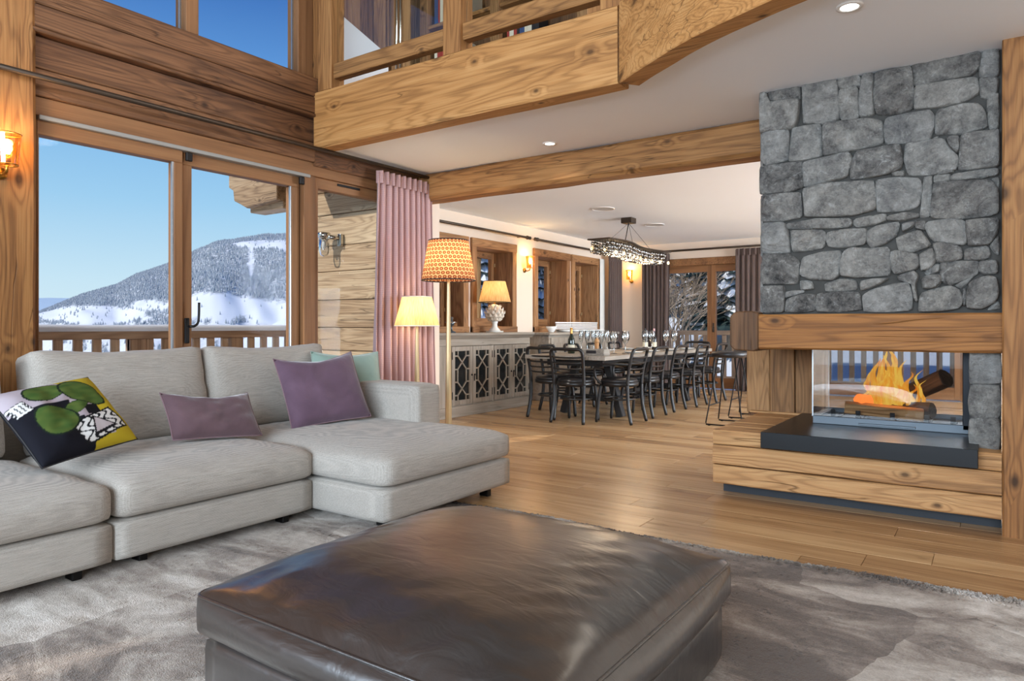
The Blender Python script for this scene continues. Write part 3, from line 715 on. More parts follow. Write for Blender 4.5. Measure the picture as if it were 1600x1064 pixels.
tag(m.build('wall_kitchen', 'wall_plaster'), 'plaster wall continuing from the timber post, out of view', None, None, 'structure')
# wall skirting in the alcove
m = MB(); m.box(XD, XD + 0.02, 5.5, 12.0, 0, 0.12)
tag(m.build('baseboard_left', 'surround_wood_y'), 'timber skirting along the dining window wall', None, None, 'structure')

# ------------------------------------------------------------------ windows
def pane(parent, x0, x1, y0, y1, z0, z1, mat='window_glass', name='glass_pane'):
    return box(name, mat, x0, x1, y0, y1, z0, z1, parent)
def winroot(n, label, loc):
    o = thing('window_%d' % n, label, 'window', loc, kind='structure'); return o
# window_1: sliding doors + fixed side light
w1 = winroot(1, 'large timber sliding doors with two panes and a fixed side light, opening on the snowy balcony', (-4.75, 2.9, 0))
box('frame_head', 'frame_wood_y', -4.82, -4.68, 1.765, 5.02, 2.36, 2.47, w1, 0.004)
box('blind_box', 'blind_grey', -4.74, -4.665, 1.80, 3.80, 2.335, 2.362, w1, 0.004)
box('frame_sill', 'frame_wood_y', -4.84, -4.68, 1.765, 5.02, 0.0, 0.05, w1, 0.004)
box('frame_stile', 'frame_wood_z', -4.82, -4.70, 1.765, 1.80, 0.05, 2.36, w1, 0.004)
box('frame_stile', 'frame_wood_z', -4.84, -4.68, 3.745, 3.86, 0.05, 2.36, w1, 0.004)
for s, (ya, yb, xo) in enumerate(((1.80, 2.71, -4.73), (2.71, 3.735, -4.76))):
    sl = 0.05 if s == 0 else 0.085; sr = 0.062 if s == 0 else 0.075
    if s == 0: sl = 0.012
    sa = MB(); sa.box(xo - 0.05, xo + 0.03, ya, yb, 2.25, 2.36)
    top = sa.build('sash_rail', 'frame_wood_y', w1, False, 0.004)
    box('sash_rail', 'frame_wood_y', xo - 0.05, xo + 0.03, ya, yb, 0.05, 0.20, w1, 0.004)
    box('sash_stile', 'frame_wood_z', xo - 0.05, xo + 0.03, ya, ya + sl, 0.20, 2.25, w1, 0.004)
    box('sash_stile', 'frame_wood_z', xo - 0.05, xo + 0.03, yb - sr, yb, 0.20, 2.25, w1, 0.004)
    box('glazing_bead', 'aluminium', xo + 0.005, xo + 0.022, yb - sr - 0.013, yb - sr, 0.20, 2.25, w1)
    pane(w1, xo - 0.012, xo - 0.004, ya + sl, yb - sr, 0.20, 2.25)
# catch at the top of each sash, and the lever handle
for ya in (2.725, 3.70):
    box('catch', 'iron', -4.70, -4.675, ya, ya + 0.045, 2.27, 2.33, w1, 0.004)
hd = box('handle_plate', 'iron', -4.728, -4.716, 2.735, 2.770, 0.98, 1.16, w1, 0.004)
MB().tube(smooth_path([(-4.70, 2.752, 1.10), (-4.665, 2.752, 1.10), (-4.655, 2.775, 1.105), (-4.655, 2.80, 1.14), (-4.655, 2.805, 1.27)], 4), 0.009, 8).build('handle_lever', 'iron', hd, True)
# fixed side light
box('frame_stile', 'frame_wood_z', -4.80, -4.70, 3.86, 3.905, 0.05, 2.36, w1, 0.004)
box('sash_rail', 'frame_wood_y', -4.79, -4.71, 3.905, 5.02, 2.27, 2.36, w1, 0.004)
box('sash_rail', 'frame_wood_y', -4.79, -4.71, 3.905, 5.02, 0.05, 0.20, w1, 0.004)
box('vent_slot', 'iron', -4.712, -4.700, 4.12, 4.38, 2.325, 2.345, w1, 0.003)
pane(w1, -4.755, -4.747, 3.905, 5.02, 0.20, 2.27)
# window_2: upper glazing over the beams
w2 = winroot(2, 'tall upper glazing showing deep blue sky above the stacked beams', (-4.78, 2.8, 3.16))
box('mullion', 'frame_wood_z', -4.84, -4.70, 2.735, 2.83, 3.16, 5.6, w2, 0.004)
box('mullion', 'frame_wood_z', -4.84, -4.70, 3.70, 3.85, 3.16, 5.6, w2, 0.004)
box('mullion', 'frame_wood_z', -4.84, -4.70, 1.765, 1.83, 3.16, 5.6, w2, 0.004)
for ya, yb in ((1.83, 2.735), (2.83, 3.70)):
    pane(w2, -4.785, -4.777, ya, yb, 3.165, 5.6)
    box('glazing_bead', 'aluminium', -4.775, -4.762, yb - 0.015, yb, 3.165, 5.6, w2)
# dining wall windows
names = ['mostly behind the tall lamp', 'behind the artichoke table lamp', 'right of the brass wall sconce', 'nearest the dining corner curtain']
for i, (ya, yb) in enumerate(wins):
    w = winroot(3 + i, 'small deep dining window with timber surround, ' + names[i], (XD, (ya + yb) / 2, zb))
    f = 0.11
    # surround on the wall face
    box('surround_post', 'surround_wood_z', XD - T, XD + 0.035, ya - 0.03, ya + f * 0.7, zb - 0.03, zt, w, 0.006)
    box('surround_post', 'surround_wood_z', XD - T, XD + 0.035, yb - f * 0.7, yb + 0.03, zb - 0.03, zt, w, 0.006)
    box('surround_head', 'surround_wood_y', XD - T, XD + 0.04, ya - 0.035, yb + 0.035, zt - 0.09, zt + 0.03, w, 0.006)
    box('surround_sill', 'surround_wood_y', XD - T, XD + 0.05, ya - 0.03, yb + 0.03, zb - 0.06, zb + 0.05, w, 0.006)
    # sash set back in the reveal
    xs_ = XD - 0.30; a, b = ya + 0.08, yb - 0.08; z0, z1 = zb + 0.05, zt - 0.09
    box('sash_stile', 'surround_wood_z', xs_ - 0.06, xs_, a, a + 0.07, z0, z1, w, 0.004)
    box('sash_stile', 'surround_wood_z', xs_ - 0.06, xs_, b - 0.07, b, z0, z1, w, 0.004)
    box('sash_rail', 'surround_wood_y', xs_ - 0.06, xs_, a + 0.07, b - 0.07, z0, z0 + 0.12, w, 0.004)
    box('sash_rail', 'surround_wood_y', xs_ - 0.06, xs_, a + 0.07, b - 0.07, z1 - 0.09, z1, w, 0.004)
    pane(w, xs_ - 0.035, xs_ - 0.029, a + 0.07, b - 0.07, z0 + 0.12, z1 - 0.09)
    for zz in (z0 + 0.2, z1 - 0.2):
        box('hinge', 'aged_brass', xs_, xs_ + 0.02, b - 0.02, b, zz, zz + 0.05, w)
# french doors in the far wall
def french(n, xa, xb, label):
    w = winroot(n, label, ((xa + xb) / 2, YE, 0)); y0, y1 = YE + 0.02, YE + 0.12; mid = -4.07 if n == 7 else (xa + xb) / 2
    box('surround_head', 'surround_wood_y', xa - 0.06, xb + 0.06, YE - 0.03, YE + 0.3, zt2 - 0.10, zt2 + 0.03, w, 0.006)
    box('frame_stile', 'frame_wood_z', xa, xa + 0.05, y0, y1, 0, 2.18, w, 0.004); box('frame_stile', 'frame_wood_z', xb - 0.05, xb, y0, y1, 0, 2.18, w, 0.004)
    for (p, q) in ((xa + 0.05, mid), (mid, xb - 0.05)):
        box('sash_stile', 'frame_wood_z', p, p + 0.075, y0 - 0.01, y1 - 0.03, 0.02, 2.18, w, 0.004)
        box('sash_stile', 'frame_wood_z', q - 0.075, q, y0 - 0.01, y1 - 0.03, 0.02, 2.18, w, 0.004)
        box('sash_rail', 'frame_wood_x', p + 0.075, q - 0.075, y0 - 0.01, y1 - 0.03, 2.06, 2.18, w, 0.004)
        box('sash_rail', 'frame_wood_x', p + 0.075, q - 0.075, y0 - 0.01, y1 - 0.03, 0.02, 0.20, w, 0.004)
        pane(w, p + 0.075, q - 0.075, y0 + 0.02, y0 + 0.027, 0.20, 2.06)
    h = box('handle_plate', 'bronze', mid - 0.075 + 0.10, mid + 0.055, y0 - 0.022, y0 - 0.01, 1.0, 1.16, w, 0.003)
    MB().tube([(mid + 0.04, y0 - 0.02, 1.1), (mid + 0.04, y0 - 0.06, 1.1), (mid + 0.04, y0 - 0.06, 1.0)], 0.009, 6).build('handle_lever', 'bronze', h, True)
french(7, -5.02, -3.22, 'timber french doors at the end of the dining table, looking on frosted trees')
french(8, -2.3, -0.35, 'second timber french doors, seen only through the fireplace glass')
m = MB(); m.box(-4.9, 3.7, -10.6, -3.7, 4.95, 5.1)
tag(m.build('roof_sun_block', 'dark_roof'), 'unseen roof added behind the gable wall to keep the sun out', None, None, 'structure')  # added roof that blocks sun from the rear opening
# ------------------------------------------------------------------ gallery above the fascia
gr = thing('gallery_railing', 'timber gallery railing with glass panels above the fascia beam', 'railing', (-3.2, 3.9, 3.04))
for xa in (-4.60, -3.25, -1.99):
    rough_beam(xa, xa + 0.165, 3.815, 3.96, 3.04, 4.2, 'Z', 0.004, seed=int(xa * 10), bev=0.006).build('post', 'post_wood', gr)
for xa, xb in ((-4.435, -3.25), (-3.085, -1.99)):
    rough_beam(xa, xb, 3.84, 3.93, 3.125, 3.25, 'X', 0.006, seed=int(xa * 7), bev=0.008).build('bottom_rail', 'beam_x_wood', gr)
    rough_beam(xa, xb, 3.84, 3.93, 4.02, 4.14, 'X', 0.006, seed=int(xa * 8), bev=0.008).build('top_rail', 'beam_x_wood', gr)
    pane(gr, xa, xb, 3.88, 3.89, 3.25, 4.02, 'guard_glass', 'glass_panel')
# upstairs: floor, back wall of single boards, white sloped panel
m = MB(); m.box(-6.1, 3.5, 3.99, 5.45, 2.99, 3.035)
tag(m.build('floor_gallery', 'deck_wood'), 'boarded gallery floor behind the railing', None, None, 'structure')
gw = box('wall_gallery', 'dark_roof', -6.2, 3.5, 5.40, 5.5, 3.0, 5.6)
tag(gw, 'wall of upright old boards at the back of the gallery', None, None, 'structure')
x = -4.7
while x < -2.0:
    w = rp.uniform(0.14, 0.24)
    box('board', 'mezz_board_wood', x, x + w - 0.006, 5.365 + rp.uniform(-0.006, 0.006), 5.40, 3.035, 5.55, gw, 0.004); x += w
gs = box('wall_gallery_side', 'dark_roof', -4.86, -4.76, 4.02, 5.40, 3.035, 5.6)
tag(gs, 'gallery side wall of upright boards beside the corner post', None, None, 'structure')
y_ = 4.02
while y_ < 5.36:
    w = rp.uniform(0.15, 0.22)
    box('board', 'mezz_board_wood', -4.76, -4.735 + rp.uniform(0, 0.008), y_, min(5.38, y_ + w - 0.005), 3.035, 5.55, gs, 0.004); y_ += w
m = MB(); m.prism([(4.03, 3.035), (4.70, 3.035), (4.70, 3.64), (4.03, 3.84)], 'X', -4.725, -4.66)
tag(m.build('stair_parapet', 'white_panel', None, False, 0.006), 'white sloping parapet seen through the gallery glass', 'parapet')
m = MB()
for dx in (0, 0.05): m.tube([(-4.60, 4.74 + dx, 3.035), (-4.60, 4.74 + dx, 5.2)], 0.012, 8)
tag(m.build('grab_pole', 'chrome', None, True), 'twin chrome pole upstairs beside the white sloping parapet', 'pole')
bk = thing('bookcase', 'timber bookcase on the gallery, behind the railing post', 'bookcase', (-3.7, 5.2, 3.035))
for xx in (-4.60, -3.75, -2.85):
    box('upright', 'panel_wood', xx, xx + 0.10, 5.06, 5.36, 3.035, 5.4, bk, 0.004)
shz = [3.10, 3.52, 3.97, 4.42]
for xa, xb in ((-4.50, -3.75), (-3.65, -2.85)):
    for z in shz: box('shelf', 'beam_x_wood', xa, xb, 5.07, 5.35, z, z + 0.035, bk, 0.003)
    box('back_panel', 'end_grain_wood', xa, xb, 5.33, 5.35, 3.10, 5.4, bk)
bc = ['paper_red', 'paper_blue', 'paper_cream', 'paper_black', 'paper_green']
bn = {'paper_red': 'red', 'paper_blue': 'blue', 'paper_cream': 'cream', 'paper_black': 'black', 'paper_green': 'green'}
BK = {}
OR_ = ['first', 'second', 'third', 'fourth', 'fifth', 'sixth', 'seventh', 'eighth']
def book(x, z, w, h, mat, label):
    k = BK[label] = BK.get(label, -1) + 1; label = OR_[k] + ' ' + label
    t = thing('book', label, 'book', (x, 5.12, z), 0, 'books on the gallery shelves')
    MB().box(0, 0.004, 0, 0.15, 0, h).box(w - 0.004, w, 0, 0.15, 0, h).box(0, w, -0.003, 0.002, 0, h).build('cover', mat, t, local=True)
    MB().box(0.004, w - 0.004, 0.004, 0.145, 0.004, h - 0.004).build('pages', 'paper_cream', t, local=True)
for (z, xa, n) in ((3.555, -4.46, 12), (4.005, -4.46, 12), (3.135, -4.46, 6), (3.555, -3.6, 10), (3.135, -3.6, 10)):
    x = xa
    shelf = {3.135: 'lowest', 3.555: 'second', 4.005: 'third'}[z]; side = 'wide' if xa < -4 else 'narrow'
    for q in range(n):
        w = rp.uniform(0.02, 0.05); h = rp.uniform(0.2, 0.3); mt = rp.choice(bc)
        book(x, z, w, h, mt, '%s-spined book on the %s shelf, %s bay of the gallery bookcase' % (bn[mt], shelf, 'left' if xa < -4 else 'right')); x += w + 0.002

# ------------------------------------------------------------------ outside: balcony, cladding, hills
m = MB(); m.box(-7.2, -4.86, -6.0, 5.0, -0.22, -0.06)
tag(m.build('ground_balcony', 'snow'), 'snow covered balcony deck outside the sliding doors', None, None, 'structure')  # snow cover put on the deck to bounce light indoors
br = thing('balcony_railing', 'timber balcony railing with a thick cap of snow outside the sliding doors', 'railing', (-6.5, 2.5, -0.06))
box('top_rail', 'rail_wood_y', -6.58, -6.44, -3.0, 5.6, 0.985, 1.062, br, 0.008)
box('bottom_rail', 'rail_wood_y', -6.54, -6.47, -3.0, 5.6, 0.06, 0.13, br, 0.006)
for yy in (1.0, 2.05 + 1.18, 4.45 - 0.2, 5.5):
    box('post', 'baluster_wood', -6.56, -6.46, yy, yy + 0.14, -0.06, 0.985, br, 0.006)
yy = 2.30; 
while yy < 5.5:
    w = 0.072
    box('baluster', 'baluster_wood', -6.52, -6.485, yy, yy + w, 0.13, 0.985, br, 0.004); yy += 0.155
m = MB(); vs = []; n = 60; ring = 7
for i in range(n + 1):
    y_ = -3.0 + 8.6 * i / n
    for j in range(ring):
        a = PI * j / (ring - 1); hh = 0.075 + 0.012 * noise.noise(Vector((y_ * 1.5, 0, 0)))
        vs.append((-6.51 - math.cos(a) * 0.10, y_, 1.06 + max(0, math.sin(a)) ** 0.6 * hh * 0.75 - (0.004 if j in (0, ring - 1) else 0)))
fs = [(i * ring + j, i * ring + j + 1, (i + 1) * ring + j + 1, (i + 1) * ring + j) for i in range(n) for j in range(ring - 1)]
m.add(vs, fs); m.build('snow_cap', 'snow', br, True)
# clad wing wall beyond the side light, single boards
cl = box('wall_wing', 'dark_roof', -6.22, -4.86, 4.985, 5.05, -0.1, 3.3)
tag(cl, 'outer wall of the dining wing clad in weathered boards, seen through the side light', None, None, 'structure')
z = -0.05; i = 0
while z < 3.2:
    h = [0.30, 0.27, 0.33, 0.24, 0.29][i % 5]
    box('cladding_board', 'outer_cladding_wood', -6.22, -4.86, 4.945 + rp.uniform(-0.006, 0.006), 4.985, z, z + h - 0.006, cl, 0.006); z += h; i += 1
# outdoor bulkhead lamp on the cladding
ol = thing('outdoor_wall_lamp', 'outdoor bulkhead wall lamp with glass jar on the weathered cladding', 'lamp', (-5.66, 4.94, 1.95))
box('mount', 'chrome', -5.60, -5.55, 4.90, 4.945, 1.93, 2.06, ol, 0.008, 2)
MB().tube([(-5.58, 4.90, 2.01), (-5.62, 4.84, 2.02), (-5.70, 4.82, 2.03)], 0.022, 10).build('bracket', 'chrome', ol, True)
MB().lathe([(0.001, 0.05), (0.062, 0.05), (0.07, 0.04), (0.07, 0.0), (0.05, -0.01)], 20, (-5.71, 4.82, 2.02)).build('cap', 'chrome', ol, True)
MB().lathe([(0.052, 0), (0.052, -0.14), (0.04, -0.18), (0.001, -0.2)], 18, (-5.71, 4.82, 2.02)).build('jar', 'lamp_glass', ol, True)
MB().lathe([(0.001, 0), (0.02, -0.02), (0.024, -0.08), (0.001, -0.11)], 12, (-5.71, 4.82, 2.0)).build('bulb', 'porcelain', ol, True)
# shaped timber bracket of the eaves
pr_ = [(-6.22, 2.44), (-6.75, 2.40), (-6.88, 2.46), (-6.98, 2.50), (-7.0, 2.62), (-7.08, 2.66), (-7.08, 2.90), (-6.22, 2.90)]
et = thing('eaves_beam', 'carved timber eaves bracket outside, at the top of the right sliding pane', 'beam', (-6.6, 4.8, 2.4))
MB().prism(pr_, 'Y', 4.62, 4.90).build('carved_board', 'outer_cladding_wood', et, False, 0.008)
MB().prism([(-6.22, 2.36), (-6.8, 2.36), (-6.8, 2.44), (-6.22, 2.44)], 'Y', 4.70, 4.90).build('lower_board', 'outer_cladding_wood', et, False, 0.008)
# roof overhang upstairs
m = MB(); m.box(-6.4, -4.9, -3, 5.3, 5.4, 5.6); tag(m.build('roof_eaves', 'deck_wood'), 'roof overhang above the balcony', None, None, 'structure')
m = MB(); m.prism([(-6.6, 3.12), (-4.95, 3.30), (-4.95, 3.45), (-6.6, 3.30)], 'Y', 4.62, 4.9)
tag(m.build('roof_bargeboard', 'outer_cladding_wood'), 'sloping bargeboard outside the upper window, low in its corner', None, None, 'structure')
m = MB(); m.box(-7.0, -6.22, 4.95, 12.4, 2.92, 3.08)
tag(m.build('roof_wing', 'deck_wood'), 'eaves added over the dining windows outside to keep the sun off them', None, None, 'structure')  # added to shade the dining windows, in line with the eaves bracket
# ------------------------------------------------------------------ valley, mountain and trees
TH = math.atan2(753, 1087); FW = Vector((-math.sin(TH), math.cos(TH), 0)); RT = Vector((math.cos(TH), math.sin(TH), 0))
ridge = [(-0.95, 0.006), (-0.683, 0.019), (-0.655, 0.030), (-0.617, 0.045), (-0.57, 0.057), (-0.54, 0.072), (-0.49, 0.088), (-0.46, 0.099), (-0.43, 0.110),
         (-0.395, 0.116), (-0.35, 0.1205), (-0.317, 0.122), (-0.2, 0.112), (0.0, 0.09), (0.3, 0.06)]
def rz_(a):
    for (p, q), (r, s) in zip(ridge, ridge[1:]):
        if p <= a <= r: return q + (s - q) * (a - p) / (r - p)
    return ridge[0][1] if a < ridge[0][0] else ridge[-1][1]
NU, NV = 260, 90
def terrain(a, v):
    D = 260 + 1950 * v ** 1.15
    zr = 1.1 + rz_(a) * 2210
    zb_ = -120.0
    t = v
    z = zb_ + (zr - zb_) * (0.35 * t + 0.65 * (1 - (1 - t) ** 1.7))
    nz = noise.noise(Vector((a * 9, v * 5, 1.3))) * 22 * math.sin(PI * min(1, v)) + noise.noise(Vector((a * 40, v * 22, 4.3))) * 5 * (1 - v ** 6)
    p = FW * D + RT * (a * D)
    return (p.x, p.y, z + nz)
def forest_mask(a, v):
    f = 1.0
    n1 = noise.noise(Vector((a * 30, v * 18, 7.7))) * 0.5 + noise.noise(Vector((a * 80, v * 40, 2.2))) * 0.25
    z = terrain(a, v)[2]; e = (z - 1.1) / (260 + 1950 * v ** 1.15)
    def blob(ca, ce, ra, re):
        return ((a - ca) / ra) ** 2 + ((e - ce) / re) ** 2 + n1 * 0.8
    for b in ((-0.425, 0.027, 0.06, 0.022), (-0.34, 0.018, 0.055, 0.020), (-0.60, 0.016, 0.08, 0.013), (-0.52, 0.030, 0.03, 0.008), (-0.345, 0.118, 0.05, 0.006), (-0.31, 0.115, 0.03, 0.008), (-0.375, 0.092, 0.005, 0.022), (-0.28, 0.02, 0.03, 0.018)):
        if blob(*b) < 1: f = 0.0
    if e < 0.004 and n1 > 0.0: f *= 0.2
    return f
vs = []; colr = []
for j in range(NV + 1):
    for i in range(NU + 1):
        a = -1.0 + 1.3 * i / NU; v = j / NV
        vs.append(terrain(a, v)); colr.append(forest_mask(a, v))
# back slope
for i in range(NU + 1):
    a = -1.0 + 1.3 * i / NU; p = FW * 2700 + RT * (a * 2700); vs.append((p.x, p.y, -200)); colr.append(1)
W1 = NU + 1
fs = [(j * W1 + i, j * W1 + i + 1, (j + 1) * W1 + i + 1, (j + 1) * W1 + i) for j in range(NV + 1) for i in range(NU)]
me = bpy.data.meshes.new('mountain'); me.from_pydata(vs, [], fs); me.polygons.foreach_set('use_smooth', [True] * len(fs))
ca = me.color_attributes.new('forest', 'FLOAT_COLOR', 'POINT')
for i, f_ in enumerate(colr): ca.data[i].color = (f_, f_, f_, 1)
me.materials.append(MATS['mountain_snow'])
mo = bpy.data.objects.new('mountain', me); COL.objects.link(mo)
tag(mo, 'snow covered mountain with open white pastures beyond the balcony', 'mountain', None, 'structure')
rf = random.Random(11); m = MB(); cnt = 0
while cnt < 30000:
    a = rf.uniform(-0.75, -0.22); v = rf.uniform(0.12, 0.99)
    if forest_mask(a, v) < 0.5: 
        if rf.random() > 0.03: continue
    x_, y_, z_ = terrain(a, v); h = rf.uniform(4.0, 8.0) * (0.5 + 0.5 * v); r = h * 0.24; t0 = rf.random() * 6
    m.add([(x_ + r * math.cos(t0 + k * 2 * PI / 5), y_ + r * math.sin(t0 + k * 2 * PI / 5), z_ - 0.5) for k in range(5)] + [(x_, y_, z_ + h)], [(k, (k + 1) % 5, 5) for k in range(5)]); cnt += 1
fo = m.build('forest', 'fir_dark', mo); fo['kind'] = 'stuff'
# ridge standing in for the skyline cloud band, haze blue put in its colour
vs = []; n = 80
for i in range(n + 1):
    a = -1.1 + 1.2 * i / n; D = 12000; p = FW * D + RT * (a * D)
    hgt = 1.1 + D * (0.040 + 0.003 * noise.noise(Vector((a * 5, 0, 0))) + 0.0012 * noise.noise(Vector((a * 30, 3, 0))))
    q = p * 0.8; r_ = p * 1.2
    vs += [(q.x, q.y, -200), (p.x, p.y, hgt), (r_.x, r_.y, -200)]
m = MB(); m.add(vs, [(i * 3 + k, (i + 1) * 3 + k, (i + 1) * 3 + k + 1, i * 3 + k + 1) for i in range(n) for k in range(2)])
tag(m.build('haze_ridge_far', 'far_ridge_haze', None, True), 'low far ridge standing in for the hazy cloud band on the skyline', 'ridge', None, 'structure')
# snowy ground near the house
vs = []; n = 50
def gz(x, y):
    if y > 12: return -0.75 + max(0, y - 17) * 0.36 + 0.5 * noise.noise(Vector((x * 0.1, y * 0.1, 0)))
    return -2.6 + 0.3 * noise.noise(Vector((x * 0.1, y * 0.1, 0))) - max(0, -9 - x) * 0.05
for j in range(n + 1):
    for i in range(n + 1):
        x_ = -60 + 100 * i / n; y_ = -20 + 110 * j / n
        vs.append((x_, y_, gz(x_, y_) if x_ > -30 else gz(x_, y_) - (-30 - x_) * 0.8))
m = MB(); m.add(vs, [(j * (n + 1) + i, j * (n + 1) + i + 1, (j + 1) * (n + 1) + i + 1, (j + 1) * (n + 1) + i) for j in range(n) for i in range(n)])
tag(m.build('ground_snow', 'ground_snow', None, True), 'snow covered garden slope behind the dining windows', 'snow', None, 'structure')

def conifer(name, x, y, h, r, label, snow=0.6, group=None, seed=0, layers=14, spokes=11):
    R_ = random.Random(seed); z0 = gz(x, y)
    t = thing(name, label, 'tree', (x, y, z0), 0, group)
    MB().tube([(x, y, z0 - 0.3), (x, y, z0 + h * 0.95)], [0.16 * h / 8, 0.02], 6).build('trunk', 'bark_frost', t)
    g = MB(); s = MB()
    for l in range(layers):
        q = l / layers; zz = z0 + h * (0.1 + 0.9 * q); rr = r * (1 - q) ** 0.85 + 0.06
        for k in range(spokes):
            a = 2 * PI * (k + R_.random() * 0.8) / spokes; ln = rr * R_.uniform(0.7, 1.1); w = rr * 0.20; dz = ln * 0.30
            ca_, sa_ = math.cos(a), math.sin(a)
            def P(d, side, z): return (x + ca_ * d - sa_ * side, y + sa_ * d + ca_ * side, zz + z)
            g.add([P(0, 0, 0.02), P(ln * 0.45, -w, -dz * 0.5), P(ln, 0, -dz), P(ln * 0.45, w, -dz * 0.5), P(ln * 0.5, 0, -dz * 0.35), P(ln * .5, 0, -dz * .95)],
                  [(0, 1, 4), (1, 2, 4), (2, 3, 4), (3, 0, 4), (0, 5, 1), (1, 5, 2), (2, 5, 3), (3, 5, 0)])
            for u_ in range(3):
                d0 = ln * R_.uniform(0.3, 0.95); sd = R_.uniform(-1, 1) * w * 1.4
                (s if R_.random() < snow * 0.5 else g).add([P(d0, sd, -dz * 0.5), P(d0 + 0.1, sd + 0.06, -dz * 0.5 - 0.28 * R_.random() - 0.1), P(d0 - 0.1, sd - 0.06, -dz * .5 - .2)], [(0, 1, 2)])
            if R_.random() < snow:
                w2 = w * 1.05; up = 0.05 + 0.03 * rr
                s.add([P(ln * 0.12, 0, -0.02 + up), P(ln * 0.48, -w2, -dz * 0.46), P(ln * 0.97, 0, -dz * 0.96 + up * 0.3), P(ln * 0.48, w2, -dz * 0.46), P(ln * 0.5, 0, -dz * 0.33 + up * 1.6)],
                      [(0, 1, 4), (1, 2, 4), (2, 3, 4), (3, 0, 4)])
    o = g.build('foliage', 'conifer_green', t); o['kind'] = 'stuff'
    o = s.build('snow_load', 'snow', t); o['kind'] = 'stuff'
    return t
G_ = 'snowy firs outside'
conifer('fir_tree', -6.15, 20.0, 10.5, 1.7, 'dark green fir with snowy boughs in the right french door pane', 0.55, G_, 1, 44, 20)
conifer('fir_tree', -10.2, 23.4, 11, 2.3, 'snowy fir behind the bare tree, left pane of the french doors', 0.95, G_, 2, 34, 18)
conifer('fir_tree', -9.2, 27.5, 12, 2.3, 'snowy fir farther back behind the french door mullion', 0.95, G_, 3, 34, 18)
conifer('fir_tree', -12.3, 16.2, 9, 1.8, 'snow laden fir filling the window behind the artichoke lamp', 0.95, G_, 4, 34, 18)
conifer('fir_tree', -12.5, 19.9, 10, 1.8, 'snow laden fir seen through the window right of the sconce', 0.95, G_, 5, 34, 18)
conifer('fir_tree', -12.6, 23.7, 11, 1.8, 'snow laden fir seen through the window by the dining corner', 0.95, G_, 6, 34, 18)
conifer('fir_tree', -16.5, 18.5, 12, 2.0, 'snow laden fir behind the other firs, beyond the window by the sconce', 0.95, G_, 8, 34, 18)
# forest on the slope behind
m = MB(); ms = MB(); R_ = random.Random(5)
for q in range(420):
    x_ = R_.uniform(-34, 12); y_ = R_.uniform(31.5, 70); z_ = gz(x_, y_); h = R_.uniform(6, 12); r0 = h * 0.2
    for l in range(6):
        zz = z_ + h * l / 6.5; rr = r0 * (1 - l / 6.5); n = 7; ph = R_.random() * 6
        ring = [(x_ + rr * (1 if k % 2 else 0.65) * math.cos(ph + k * 2 * PI / n), y_ + rr * (1 if k % 2 else 0.65) * math.sin(ph + k * 2 * PI / n), zz) for k in range(n)]
        (ms if R_.random() < 0.62 else m).add(ring + [(x_, y_, zz + h * 0.3)], [(k, (k + 1) % n, n) for k in range(n)])
o = m.build('hillside_forest', 'conifer_green'); tag(o, 'dense dark fir wood on the slope behind the garden', 'forest', None, 'stuff')
o = ms.build('snowy_forest', 'snow', o); o['kind'] = 'stuff'
# bare frosted tree
bt = thing('bare_tree', 'bare frosted tree with many pale twigs, left pane of the french doors', 'tree', (-7.3, 18.6, gz(-7.3, 18.6)))
m = MB(); tw = MB(); R_ = random.Random(21)
def grow(p, d, ln, r, depth):
    q = p + d * ln; mid = p + d * ln * 0.5 + Vector((R_.uniform(-1, 1), R_.uniform(-1, 1), R_.uniform(-.5, .5))) * ln * 0.06
    (m if depth < 3 else tw).tube([p, mid, q], [r, r * 0.85, r * 0.68], 5 if depth < 3 else 3, caps=False)
    if depth >= 6: return
    nb = 3 if depth < 5 else 3
    for k in range(nb):
        nd = (d + Vector((R_.uniform(-1, 1), R_.uniform(-1, 1), R_.uniform(-0.35, 0.6))) * (0.55 + 0.05 * depth)).normalized()
        grow(p + d * ln * R_.uniform(0.55, 1.0), nd, ln * R_.uniform(0.6, 0.82), max(0.006, r * 0.58), depth + 1)
bp = Vector((-7.3, 18.6, gz(-7.3, 18.6) - 0.2))
for s_ in range(7):
    grow(bp + Vector((R_.uniform(-.35, .35), R_.uniform(-.35, .35), 0)), Vector((R_.uniform(-.3, .3), R_.uniform(-.3, .3), 1)).normalized(), 1.25, 0.04, 1)
m.build('limbs', 'bark_frost', bt); o = tw.build('twigs', 'bark_frost', bt); o['kind'] = 'stuff'
# rear balcony outside the french doors
m = MB(); m.box(-6.4, 1.0, 12.3, 13.7, -0.2, -0.05); tag(m.build('ground_rear_balcony', 'snow'), 'snow covered balcony floor outside the french doors', None, None, 'structure')
rb = thing('balcony_railing', 'timber baluster railing on the snowy balcony outside the french doors', 'railing', (-3, 13.6, -0.05))
box('top_rail', 'rail_wood_x', -6.4, 1.0, 13.55, 13.69, 0.93, 1.02, rb, 0.006); box('bottom_rail', 'rail_wood_x', -6.4, 1.0, 13.58, 13.66, 0.05, 0.12, rb, 0.006)
xx = -6.3
while xx < 0.9:
    box('baluster', 'baluster_wood', xx, xx + 0.085, 13.60, 13.635, 0.12, 0.93, rb, 0.004); xx += 0.19
